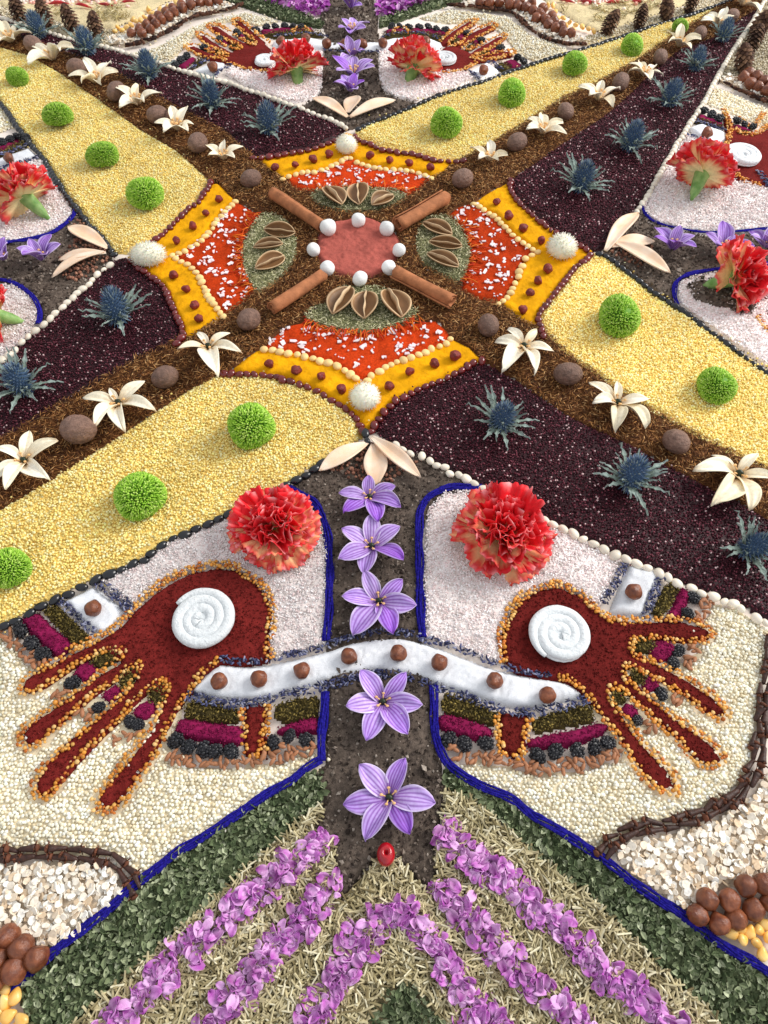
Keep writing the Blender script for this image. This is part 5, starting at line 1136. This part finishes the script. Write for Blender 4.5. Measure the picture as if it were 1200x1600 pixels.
def carnation(cx, cy, Rpx, axis, label, zc=None, seed=0, red_in=True, full=1.):
    r = np.random.default_rng(seed); R = Rpx * MPP(cx, cy); zc = zc if zc is not None else .006
    e = empty('carnation_flower', G1(cx, cy, zc), label, 'flower', 'red and cream carnations')
    ax = Vector(axis).normalized(); e.rotation_euler = ax.to_track_quat('Z', 'Y').to_euler()
    for ring, (n, el, L, ks) in enumerate(((8, 2, 1.0, (0, 1, 2)), (8, 18, .96, (0, 1, 2)), (8, 34, .88, (1, 2, 3, 4)), (7, 50, .78, (3, 4, 5)), (7, 64, .68, (3, 4, 5)), (5, 78, .58, (4, 5)))):
        for i in range(n):
            a = (i + .5 * (ring % 2)) * 2 * math.pi / n + r.normal() * .22; l_ = R * L * (1 + .12 * r.normal())
            o = obj('petal', CARP[ks[r.integers(0, len(ks))]], e); place(o, (.02 * R * math.cos(a), .02 * R * math.sin(a), .03 * R * ring), a, (l_, l_ * .95 * (1 + .12 * r.normal()), l_ * (1 + .2 * r.normal())), r.normal() * .25, -math.radians(el + 9 * r.normal()))
    o = obj('calyx', CX, e); o.scale = (R * .92, R * .92, R * .95)
    return e
carnation(430, 828, 66, (-.12, -.05, 1), 'red carnation on the left salt bed of the near panel, against the black beans', .010, 1)
carnation(785, 840, 72, (.05, -.02, 1), 'red and cream carnation on the right salt bed of the near panel', .010, 2)
carnation(463, 108, 40, (-.1, .5, .7), 'left carnation of the far panel showing its green calyx', .014, 3)
carnation(646, 106, 40, (.3, .5, .7), 'right carnation of the far panel showing its green calyx', .014, 4)
carnation(1097, 272, 46, (.35, .75, .5), 'carnation on the upper salt bed of the right panel, calyx towards the star', .021, 5)
carnation(1145, 435, 50, (.75, -.25, .55), 'drooping carnation on the lower salt bed of the right panel', .018, 6)
carnation(40, 308, 48, (-.7, .4, .55), 'carnation on the upper salt bed of the left panel, calyx pointing right', .020, 7)
carnation(-6, 492, 44, (-.75, -.3, .6), 'cut off carnation on the lower salt bed at the left edge', .016, 8)

# ---- sea holly thistles
def thistle_head():
    r = np.random.default_rng(2); n = 240; i = np.arange(n) + .5; ph = np.arccos(1 - 1.7 * i / n); th = np.pi * (1 + 5 ** .5) * i
    D = np.stack([np.cos(th) * np.sin(ph), np.sin(th) * np.sin(ph), np.cos(ph)], 1); A = np.array([.62, .62, 1.25])
    parts = [(ICO2[0] * .9 * A, ICO2[1], C(70,94,124))]
    for d in D:
        c = d * A * .9; u = np.cross(d, (.3, .1, 1)); u /= np.linalg.norm(u); v = np.cross(d, u); w_ = .062; t = d + np.array([0, 0, .25]); L = .24 + .1 * r.random()
        V = np.array([c + u * w_, c - u * w_ * .5 + v * w_ * .87, c - u * w_ * .5 - v * w_ * .87, c + t / np.linalg.norm(t) * L])
        b = pick(1, [C(90,112,142), C(122,140,158), C(70,92,118), C(130,146,148)], None, .1, r)[0]
        parts.append((V, np.array([(0, 1, 3), (1, 2, 3), (2, 0, 3)]), np.array([b * .8, b * .8, b * .8, np.minimum(b * 1.35, 1)])))
    V, F, c = join(parts); return mk_mesh('flower_head', V, F, c, 'dry', False)
TH = thistle_head()
def bract(seed):
    r = np.random.default_rng(seed); nu = 15
    P = np.zeros((nu, 3, 3)); col = np.zeros((nu, 3, 3))
    for i in range(nu):
        u = i / (nu - 1); w_ = (.06 * (1 - u) ** .65 + .006) * (1.9 if i % 4 == 1 and 1 < i < nu - 2 else .85); bx = .05 if i % 3 == 1 else 0
        z = .08 * math.sin(u * 2.6) + .03 * u * u * r.normal()
        P[i] = ((u + bx, -w_, z + .05 * (w_ > .1)), (u, 0, z - .02), (u + bx, w_, z + .05 * (w_ > .1)))
        c = mixc(C(94,108,90), C(146,158,154), u + .2 * r.normal()); col[i] = (c * 1.1, mixc(c, C(160,180,170), .5), c * .95)
    V, F = slab(P.reshape(-1, 3), nu, 3, .014); c = col.reshape(-1, 3); return mk_mesh('bract', V, F, np.concatenate([c, c]), 'dry', False)
BR = [bract(s) for s in range(5)]
def thistle(cx, cy, Rpx, label, tilt=(0, 0), seed=0, n=13, head=.45, zl=.3):
    r = np.random.default_rng(seed + 50); R = Rpx * MPP(cx, cy); e = empty('sea_holly', G1(cx, cy, .008), label, 'thistle', 'blue sea holly heads on the dark beds'); e.rotation_euler = (tilt[0], tilt[1], r.random() * .5)
    o = obj('flower_head', TH, e); place(o, (0, 0, R * head * .55), r.random() * 6, (R * head, R * head, R * head * 1.05))
    for ring in (0, 1):
        m_ = n if ring == 0 else n - 2
        for i in range(m_):
            a = (i + .5 * ring) * 2 * math.pi / m_ + r.normal() * .15; L = R * (1 if ring == 0 else .72) * (.8 + .35 * r.random()); o = obj('bract', BR[r.integers(0, 5)], e)
            place(o, (R * .12 * math.cos(a), R * .12 * math.sin(a), 0), a, (L * .9, L * 1.0, L), r.normal() * .3, -math.radians((20 if ring == 0 else 46) + 9 * r.normal()))
    return e
THI = {'lower right': [(782,662,60,(.1,.05)), (984,752,68,(-.05,.05)), (1168,858,62,(.3,.25))], 'upper right': [(908,290,56,(.1,0)), (985,226,52,(.1,0)), (1046,158,46,(.1,0)), (1087,103,38,(0,0)), (1130,58,36,(0,0))],
       'upper left': [(420,200,54,(0,0)), (332,160,48,(.2,0)), (233,115,46,(0,0)), (137,78,44,(0,0)), (60,52,42,(0,0))], 'lower left': [(184,494,62,(-.1,.05)), (36,604,62,(.1,0))]}
for k, L in THI.items():
    for i, (x, y, r_, tl) in enumerate(L): thistle(x, y, r_ * (.88 if k[:2] == 'up' else .95), f'spiky blue sea holly, {ORD[i]} from the star on the {k} dark bed', tl, i + len(k), zl=.3)

# ---- hazelnuts, corn, mulberries
def hazel_mesh(seed):
    V, F = lumpy(ICO3, .045, seed, 2); x = V[:, 2]; tip = np.clip((x - .55) / .45, 0, 1); V[:, :2] *= (1 - .28 * tip ** 1.2)[:, None]; V[:, 2] += .16 * tip ** 2; V[:, 2] = np.where(V[:, 2] < -.7, -.7 + (V[:, 2] + .7) * .35, V[:, 2])
    a = np.arctan2(V[:, 1], V[:, 0]); V[:, :2] *= (1 + .02 * np.sin(a * 9 + V[:, 2] * 2))[:, None]; return mk_mesh('hazelnut', V, F, None, 'hazel')
HZ = [hazel_mesh(s) for s in (1, 2, 3)]
def hazelnut(x, y, rpx, label, group, z=.004, i=0):
    r_ = rpx * MPP(x, y); o = obj('hazelnut', HZ[i % 3], None, label, 'hazelnut', group); return place(o, G1(x, y, z + r_ * .8), rng.random() * 6, (r_ * .96, r_ * .96, r_), rng.normal() * .9, rng.normal() * .9)
for i, (x, y) in enumerate(((342,1064), (405,1060), (472,1048), (545,1025), (622,1021), (686,1035), (773,1063), (856,1086))): hazelnut(x, y, 13.5, f'hazelnut on the near white sugar band, {ORD[i]} from the left end', 'hazelnuts on the near sugar band', .0045, i)
hazelnut(145, 951, 13, 'hazelnut on the sugar square beside the left thumb', 'hazelnuts on the sugar squares', .004); hazelnut(990, 925, 13, 'hazelnut on the sugar square beside the right thumb', 'hazelnuts on the sugar squares', .004, 1)
for i, (x, y) in enumerate(((440,65), (478,60), (510,68), (538,69), (567,69), (598,67), (665,65))): hazelnut(x, y, 7.5, f'hazelnut on the far white sugar band, {ORD[i]} from the left end', 'hazelnuts on the far sugar band', .0045, i)
hazelnut(333, 105, 8, 'hazelnut on the left sugar square of the far panel', 'hazelnuts on the sugar squares', .004); hazelnut(756, 109, 7.5, 'hazelnut on the right sugar square of the far panel', 'hazelnuts on the sugar squares', .004, 1)
hazelnut(1104, 207, 8.5, 'hazelnut on the sugar of the right panel', 'hazelnuts on the sugar squares', .004); hazelnut(14, 247, 8, 'hazelnut on the sugar of the left panel', 'hazelnuts on the sugar squares', .004, 2)
HL_ = {'lower left': [f'hazelnut {t} of the lower left corner heap' for t in ('at the back beside the oats', 'second from the back', 'touching the blue cord', 'at the front above the corn', 'in the middle', 'cut by the left edge at the back', 'cut by the left edge in the middle', 'cut by the left edge at the front')],
       'lower right': [f'hazelnut {t} of the lower right corner heap' for t in ('touching the blue cord', 'second from the left, beside the oats', 'at the front left, above the corn', 'third along the oats', 'in the front middle, above the corn', 'at the top against the oats', 'in the middle of the right half', 'at the top by the right edge', 'at the right edge, middle height', 'beyond the right edge at the top', 'beyond the right edge at the bottom')]}
for pts, rp, lb in (([(12,1465), (33,1481), (57,1496), (22,1518), (-4,1500), (-22,1478), (-30,1510), (-8,1530)], 20, 'lower left'), ([(1091,1430), (1105,1406), (1124,1444), (1139,1406), (1150,1435), (1166,1385), (1177,1422), (1194,1381), (1205,1410), (1222,1390), (1225,1430)], 17, 'lower right')):
    for i, (x, y) in enumerate(pts): hazelnut(x, y, rp, HL_[lb][i], f'hazelnuts heaped at the {lb}', .002 + .0015 * (i % 2), i)
for pts, rp, lb in (([(205,53), (222,52), (217,45), (235,46), (229,39), (243,37), (238,31), (252,31), (248,25), (263,25), (259,19), (272,19), (270,13), (285,13), (283,8), (298,8), (297,3), (312,4), (326,4), (340,1), (312,-3), (330,-4)], 7.5, 'far left'),
                    ([(750,3), (765,4), (780,5), (796,7), (808,10), (822,12), (833,17), (843,22), (838,28), (852,30), (857,38), (866,34), (868,44), (880,50), (892,52), (877,42), (862,26), (848,13), (830,6), (812,1), (790,-3)], 8, 'far right'), ([(1162,122), (1172,131), (1184,136), (1197,142), (1170,115), (1182,120), (1194,127), (1206,133), (1210,146)], 9, 'right panel')):
    for i, (x, y) in enumerate(pts): hazelnut(x, y, rp, f'hazelnut in the heaped row at the {lb}', f'hazelnuts in the {lb} row', .003 + .001 * (i % 2), i)
V, F = lumpy(ICO2, .03, 4, 2); V = V * np.array([1, .78, .6]); V[:, 1] *= np.clip(1 - .38 * (V[:, 0] + .2), .5, 1.1)
CORN = mk_mesh('corn_kernel', V, F, None, 'corn')
for pts, rp, lb in (([(7,1545), (24,1556), (8,1565), (14,1587), (33,1594), (-8,1580), (44,1612), (22,1610)], 13, 'lower left corner'), ([(1142,1459), (1161,1468), (1172,1455), (1186,1453), (1196,1444), (1182,1473), (1191,1490), (1201,1466), (1156,1453), (1210,1482), (1212,1450)], 11, 'lower right corner'),
                    ([(180,49), (190,47), (184,43), (197,42), (205,39), (213,33), (220,32), (226,27), (235,21), (241,21), (250,14), (262,9), (275,4), (208,30), (232,14)], 5, 'far left'), ([(856,8), (868,18), (880,28), (890,35), (900,39), (910,42), (920,45), (872,28), (884,40), (896,46), (928,49), (864,8)], 5, 'far right')):
    for i, (x, y) in enumerate(pts):
        r_ = rp * MPP(x, y); o = obj('corn_kernel', CORN, None, f'yellow corn kernel in the heap at the {lb}', 'corn', f'corn kernels at the {lb}'); place(o, G1(x, y, .003 + r_ * .45), rng.random() * 6, r_, rng.normal() * .4, rng.normal() * .5)
def mul_mesh(seed):
    r = np.random.default_rng(seed); n = 46; i = np.arange(n) + .5; ph = np.arccos(1 - 2 * i / n); th = np.pi * (1 + 5 ** .5) * i
    D = np.stack([np.cos(th) * np.sin(ph), np.sin(th) * np.sin(ph), np.cos(ph)], 1); A = np.array([1, .8, .72]); S = (.2 * (.8 + .5 * r.random((n, 1)))) * np.ones((1, 3))
    V, F, c = scat(D * A * .85 + r.normal(size=(n, 3)) * .05, ICO0, S, rotmats(n, 1, r), np.zeros((n, 3))); V2, F2, _ = join([(V, F), (ICO1[0] * A * .78, ICO1[1])]); return mk_mesh('mulberry', V2, F2, None, 'mulberry')
MU = [mul_mesh(s) for s in (1, 2, 3)]
MUL = [([(31,985), (49,1005), (67,1022)], 15, 'beside the magenta stripe of the left thumb'), ([(113,1067)], 14, 'between the first two fingers of the left hand'), ([(154,1105)], 13, 'between the middle fingers of the left hand'), ([(203,1128), (215,1132)], 12, 'between the last two fingers of the left hand'),
       ([(274,1157), (294,1167), (318,1171), (335,1174), (361,1174)], 15, 'below the left magenta stripe of the left hand'), ([(427,1161), (452,1150), (479,1156)], 14, 'below the right magenta stripe of the left hand'),
       ([(1084,934), (1074,959)], 12, 'beside the magenta stripe of the right thumb'), ([(1060,1017), (1053,1036)], 12, 'between the first two fingers of the right hand'), ([(1034,1084)], 13, 'between the middle fingers of the right hand'), ([(996,1125)], 12, 'between the last two fingers of the right hand'),
       ([(700,1155), (726,1162), (759,1161)], 15, 'below the left magenta stripe of the right hand'), ([(840,1181), (868,1174), (902,1174), (929,1168), (950,1160)], 15, 'below the right magenta stripe of the right hand'),
       ([(400,46), (416,42), (430,41), (445,40), (457,41), (470,42)], 7.5, 'in the row left of the far soil'), ([(612,42), (625,41), (639,42), (655,42), (670,42), (682,45), (696,47)], 7.5, 'in the row right of the far soil'), ([(371,51), (344,61), (319,74), (291,88), (282,94), (273,100)], 8, 'by the fingers of the far left hand'),
       ([(730,52), (752,62), (782,75), (808,90), (818,95)], 8, 'by the fingers of the far right hand'), ([(1100,172), (1112,179), (1124,185)], 9, 'beside the white bean row of the right panel'), ([(1152,188), (1164,194), (1176,198)], 8, 'behind the clay spiral of the right panel'), ([(4,222), (16,217), (28,213), (40,216), (-10,226)], 9, 'beside the black bean row of the left panel')]
for pts, rp, lb in MUL:
    for i, (x, y) in enumerate(pts):
        r_ = rp * MPP(x, y); o = obj('mulberry', MU[i % 3], None, f'dried black mulberry {lb}' if len(pts) == 1 else (f'dried black mulberry {lb}, {ORD[i]} along'), 'mulberry', 'dried mulberries'); place(o, G1(x, y, .002 + r_ * .42), rng.random() * 6, (r_ * .95, r_ * .95, r_ * .72), rng.normal() * .3, rng.normal() * .3)

# ---- salmon brown long grains under the mulberries
LG_ = [mk_mesh('brown_grain', lumpy(ICO1, .04, s)[0] * np.array([1, .42, .38]), ICO1[1], None, 'long_grain') for s in (1, 2)] if mat('long_grain', C(160,108,76), rough=.55, spec=.3, noise=(400, .2)) else None
LGR = [([(262,1172),(300,1182),(330,1188),(375,1184),(390,1188),(430,1174),(440,1163),(495,1165),(495,1178),(470,1186),(430,1196),(390,1199),(365,1201),(310,1200),(280,1196),(262,1190)], 'below the mulberries of the left hand'), ([(-10,986),(20,986),(45,1014),(78,1034),(80,1044),(58,1050),(40,1036),(18,1012)], 'beside the left thumb'),
       ([(694,1166),(722,1175),(767,1174),(785,1188),(820,1193),(857,1190),(910,1188),(935,1180),(965,1168),(972,1180),(960,1192),(910,1208),(840,1213),(800,1203),(747,1193),(710,1198),(695,1182)], 'below the mulberries of the right hand'), ([(1093,930),(1115,940),(1102,954),(1096,976),(1080,972),(1088,950)], 'beside the right thumb'),
       (ell(97,1087,12,14,0), 'between the first two fingers of the left hand'), (ell(137,1117,13,9,10), 'between the middle fingers of the left hand'), (ell(196,1152,22,9,15), 'between the last two fingers of the left hand'), (ell(1077,1027,11,21,-15), 'between the first two fingers of the right hand'), (ell(1052,1095,11,9,-30), 'between the middle fingers of the right hand'), (ell(1010,1141,13,9,-30), 'between the last two fingers of the right hand')]
for p, lb in LGR:
    q = hexpts(W(p), .0034, .3)
    for i, c in enumerate(q):
        o = obj('brown_grain', LG_[i % 2], None, f'long salmon brown grain {lb}', 'grain', f'brown grains {lb}'); s_ = .0029 * (1 + .1 * rng.normal()); place(o, (c[0], c[1], .0026 + .0022 * rng.random()), rng.random() * 6, s_, 0, rng.normal() * .25)

# ---- cloves
def clove_meshes():
    V, F = tube([(-.62, 0, 0), (-.5, 0, 0), (0, 0, 0), (.4, 0, 0), (.55, 0, 0), (.62, 0, 0)], np.array([.05, .1, .125, .16, .19, .12]), 8); st = mk_mesh('stem', V * np.array([1, 1, .85]), F, None, 'clove')
    parts = [(ICO1[0] * .16 + np.array([.74, 0, 0]), ICO1[1])]
    for k in range(4):
        a = k * math.pi / 2 + .4; parts.append((OCT[0] * np.array([.16, .055, .055]) @ np.array([[.6, math.cos(a) * .8, math.sin(a) * .8], [0, -math.sin(a), math.cos(a)], [-.8, math.cos(a) * .6, math.sin(a) * .6]]) + np.array([.66, .2 * math.cos(a), .2 * math.sin(a)]), OCT[1]))
    V, F, _ = join(parts); return st, mk_mesh('bud', V, F, None, 'clove_bud')
CS, CBD = clove_meshes()
def cloves(path, label, group, px=34, rows=2):
    p = np.array(path, float); m_ = MPP(*p[len(p) // 2]); q, a = along(G(smooth(p, 5, False)), px * m_ * .66)
    for i in range(len(q)):
        for rrow in range(rows):
            off = (rrow - (rows - 1) / 2) * .0042; s_ = px * m_ * .62 * (1 + .08 * rng.normal()); fl = math.pi if (i + rrow) % 3 == 0 else 0
            e = empty('clove', (q[i, 0] - math.sin(a[i]) * off + rng.normal() * .0006, q[i, 1] + math.cos(a[i]) * off, .0042 + .0012 * rrow * (i % 2)), label, 'clove', group); e.rotation_euler = (rng.random() * 6, rng.normal() * .12, a[i] + fl + rng.normal() * .15); e.scale = (s_, s_ * 1.75, s_ * 1.75)
            obj('stem', CS, e); obj('bud', CBD, e)
cloves([(-25,1340),(0,1338),(45,1335),(90,1334),(140,1338),(175,1344),(198,1362),(212,1384)], 'dark brown clove in the line above the left oats', 'cloves above the left oats')
cloves([(1200,1010),(1193,1060),(1187,1105),(1185,1140),(1180,1180),(1170,1212),(1150,1243),(1112,1265),(1075,1280),(1040,1290),(1000,1297),(970,1304),(944,1330)], 'dark brown clove in the line above the right oats', 'cloves above the right oats')
def clove_mass(path, label, wpx):
    p = np.array(path, float); wd = wpx * MPP(*p[len(p) // 2]); q, a = band(G(smooth(p, 5, False)), wd, 60000); n = len(q)
    P = np.stack([q[:, 0], q[:, 1], .0045 + .002 * rng.random(n)], 1)
    stuff('clove_line', [scat(P, ICO0, np.tile([[.006, .0017, .0017]], (n, 1)), rotmats(n, .15, yaw=a + rng.normal(size=n) * .25), pick(n, [C(58,36,28), C(40,24,20), C(84,54,40)], None, .1)), scat(P + np.stack([np.cos(a) * .006, np.sin(a) * .006, 0 * a], 1), ICO0, np.full((n, 3), .0021), rotmats(n), pick(n, [C(92,60,46)], None, .2))], 'dry', label, 'cloves')
clove_mass([(190,79),(237,69),(262,57),(282,45),(307,31),(340,25),(378,15)], 'wavy line of dark cloves at the left of the far panel', 6)
clove_mass([(702,14),(742,17),(792,24),(810,35),(825,50),(850,65),(880,74),(908,75)], 'wavy line of dark cloves at the right of the far panel', 6)
clove_mass([(1118,130),(1150,146),(1200,167),(1260,192)], 'line of dark cloves in the right panel', 7)

# ---- pine cones
def cone_mesh():
    r = np.random.default_rng(3); parts = [(ICO2[0] * np.array([.36, .36, .9]), ICO2[1], C(50,34,26))]; n = 90
    for i in range(n):
        t = i / n; z = -.9 + 1.85 * t; R = .52 * math.sin(math.pi * min(1, (t * .86 + .12))) ** .7; a = i * 2.39996
        V = OCT[0] * np.array([.2, .17, .055]); c_, s_ = math.cos(-.5), math.sin(-.5); V = V @ np.array([[c_, 0, s_], [0, 1, 0], [-s_, 0, c_]]); ca, sa = math.cos(a), math.sin(a)
        V = V @ np.array([[ca, sa, 0], [-sa, ca, 0], [0, 0, 1]]) + np.array([R * ca, R * sa, z]); parts.append((V, OCT[1], pick(1, [C(96,70,54), C(72,50,40), C(124,94,72)], None, .1, r)[0]))
    V, F, c = join(parts); return mk_mesh('pine_cone', V, F, c, 'dry', False)
PC = cone_mesh()
for i, (x, y, h_, lb, tl) in enumerate(((27,15,20,'first from the left at the far left', .1), (68,20,20,'second from the left at the far left', .0), (108,28,20,'third from the left at the far left', -.1), (148,38,19,'last of the row at the far left', .1), (955,35,19,'first from the left at the far right', .35), (1002,26,17,'second from the left at the far right', .4), (1042,13,18,'third from the left at the far right', .35), (1082,3,16,'last of the row at the far right', .3), (1163,90,22,'lowest of the right panel', .35), (1180,60,20,'middle one of the right panel', .35), (1192,35,22,'uppermost of the right panel', .4))):
    r_ = h_ * MPP(x, y); o = obj('pine_cone', PC, None, f'small brown pine cone, {lb}', 'pine cone', 'pine cones on the sesame'); place(o, G1(x, y, .002 + r_ * .85), rng.random() * 6, r_, tl * .3, tl)

# ---- red cherry
V, F = ICO3[0].copy(), ICO3[1]; d = 1 - V @ (np.array([.03, .12, .992])); V = V * (1 - .75 * np.exp(-(d / .045) ** 2))[:, None]
o = obj('cherry', mk_mesh('cherry', V * np.array([.82, 1, .85]), F, None, 'cherry'), None, 'glossy red pitted cherry below the nearest crocus', 'cherry'); place(o, G1(603, 1335, .010), 0, 17 * MPP(603, 1335))

# ---- strips of purple petals
def hyd(seed):
    r = np.random.default_rng(seed); ph = r.random(4) * 6; c0 = [C(196,94,192), C(174,60,172), C(222,156,218), C(144,32,136)][seed % 4]
    return petal_mesh('purple_petal', 5, 5, lambda u: .42 * math.sin(math.pi * (u * .82 + .13)) ** .6, lambda u, v: .16 * v * v + .16 * math.sin(u * 2.6 + ph[0]) + .08 * math.sin(v * 4 + u * 5 + ph[1]), lambda u, v: mixc(mixc(c0, C(236,206,236), .35 * (1 - u) + .2 * abs(v)), C(140,40,150), .35 * max(0, u - .5)), .02)
HY = [hyd(s) for s in range(6)]
STRIP = [([(508,1316),(465,1345),(420,1380),(370,1425),(320,1470),(280,1500),(240,1545),(190,1592),(140,1640)], 46, 'outer left strip'), ([(520,1372),(495,1415),(465,1450),(430,1485),(390,1530),(350,1577),(310,1640)], 48, 'inner left strip'), ([(612,1424),(572,1460),(545,1495),(525,1530),(500,1572),(462,1640)], 50, 'left arm of the middle chevron'),
         ([(618,1420),(655,1460),(690,1500),(712,1545),(742,1582),(790,1640)], 48, 'right arm of the middle chevron'), ([(686,1300),(730,1335),(780,1375),(840,1425),(880,1465),(920,1500),(960,1540),(1010,1574),(1070,1640)], 46, 'outer right strip'), ([(685,1382),(715,1420),(755,1465),(800,1505),(840,1545),(880,1582),(930,1640)], 46, 'inner right strip')]
allp = []
for p, wpx, lb in STRIP:
    p = np.array(p, float); m_ = MPP(*p[len(p) // 2]); q, a = band(G(smooth(p, 5, False)), wpx * m_ * .78, 230000)
    for c in q: allp.append((c[0], c[1], .0042 + .0036 * rng.random(), lb))
order = sorted(range(len(allp)), key=lambda i: -allp[i][2] + (0 if G([(600, 1610)])[0][1] < allp[i][1] else 9)); parts = []
hv = [(np.array([v.co for v in m_.vertices]), np.array([list(pl.vertices) for pl in m_.polygons]), np.array([list(d_.color)[:3] for d_ in m_.attributes['col'].data])) for m_ in HY]
for k, i in enumerate(order):
    x, y, z, lb = allp[i]; s_ = .0058 * (.6 + .75 * rng.random()); j = rng.integers(0, 6); eu = (rng.normal() * .45, rng.normal() * .4, rng.random() * 6.28)
    if k < 300:
        o = obj('purple_petal', HY[j], None, f'loose purple petal in the {lb} at the near edge', 'petal', f'purple petals of the {lb}'); place(o, (x, y, z), eu[2], s_, eu[0], eu[1])
    else:
        M_ = np.array(Matrix.LocRotScale(Vector((x, y, z)), __import__('mathutils').Euler(eu), Vector((s_,) * 3))); V = hv[j][0] @ M_[:3, :3].T + M_[:3, 3]; parts.append((V, hv[j][1], hv[j][2]))
stuff('purple_petals', parts, 'petal', 'mass of small purple petals heaped in the strips at the near edge', 'petals')
fp = []
for p in ([(395,-2),(430,-14),(515,-14),(512,28),(480,26),(440,14)], [(588,30),(590,-14),(720,-14),(690,2),(640,18),(608,30)], [(-40,3),(60,2),(140,4),(200,2),(260,-8),(200,-22),(-60,-22)], [(860,-12),(900,2),(1000,2),(1080,-8),(1060,-24),(880,-24)]):
    q = hexpts(W(p), .0046, .4); n = len(q)
    fp.append(scat(np.stack([q[:, 0], q[:, 1], .004 + .004 * rng.random(n)], 1), CRUMB, .0048 * (.7 + .6 * rng.random((n, 1))) * np.array([[1, .85, 1.4]]), rotmats(n, .5), pick(n, [C(206,120,204), C(184,84,186), C(226,170,224), C(160,60,164)], None, .1)))
stuff('purple_petals', fp, 'petal', 'purple petals heaped along the far edge of the carpet', 'petals')

# ---- far edge: dried chilies and pale tufts on the sand
def chili(seed):
    r = np.random.default_rng(seed); t = np.linspace(0, 1, 9); P = np.stack([t * 2 - 1, .18 * np.sin(t * 3 + seed), .04 * np.sin(t * 5)], 1)
    return mk_mesh('chili_pod', *tube(P, np.array([.03, .1, .15, .16, .15, .13, .1, .06, .015]), 9), None, 'chili')
mat('chili', C(170,30,36), rough=.35, spec=.45, noise=(200, .4))
CHM = [chili(s) for s in (0, 1, 2)]
for i, (x, y, lp, an, wh) in enumerate(((92,6,15,5,'first from the left at the far left'), (132,10,14,-4,'second from the left at the far left'), (168,7,14,10,'third from the left at the far left'), (200,4,12,14,'last one at the far left'), (884,1,15,-8,'first from the left at the far right'), (922,3,16,0,'second from the left at the far right'), (962,4,15,4,'third from the left at the far right'), (1000,3,15,8,'last one at the far right'))):
    r_ = lp * MPP(x, y); o = obj('chili_pod', CHM[i % 3], None, f'dark red dried chili pod, {wh}', 'chili', 'dried chilies at the far edge'); place(o, G1(x, y, .006), math.radians(an), (r_, r_, r_), rng.random())
for pl, lb in (([(60,24),(120,36),(176,42),(205,32),(235,14),(200,14),(120,18)], 'left'), ([(870,16),(905,34),(940,44),(1000,26),(1060,8),(1000,6),(930,12)], 'right')):
    q = hexpts(W(pl), .0028, .5); q = q[vnoise(q, .012, 3) > .02]
    stuff('straw_tufts', [shreds(q, .012, .0012, .004 + .005 * rng.random(len(q)), [C(206,190,140), C(170,154,104), C(230,216,176)], .5)], 'dry', f'pale dried straw tufts on the sand at the far {lb}', 'straw', False)
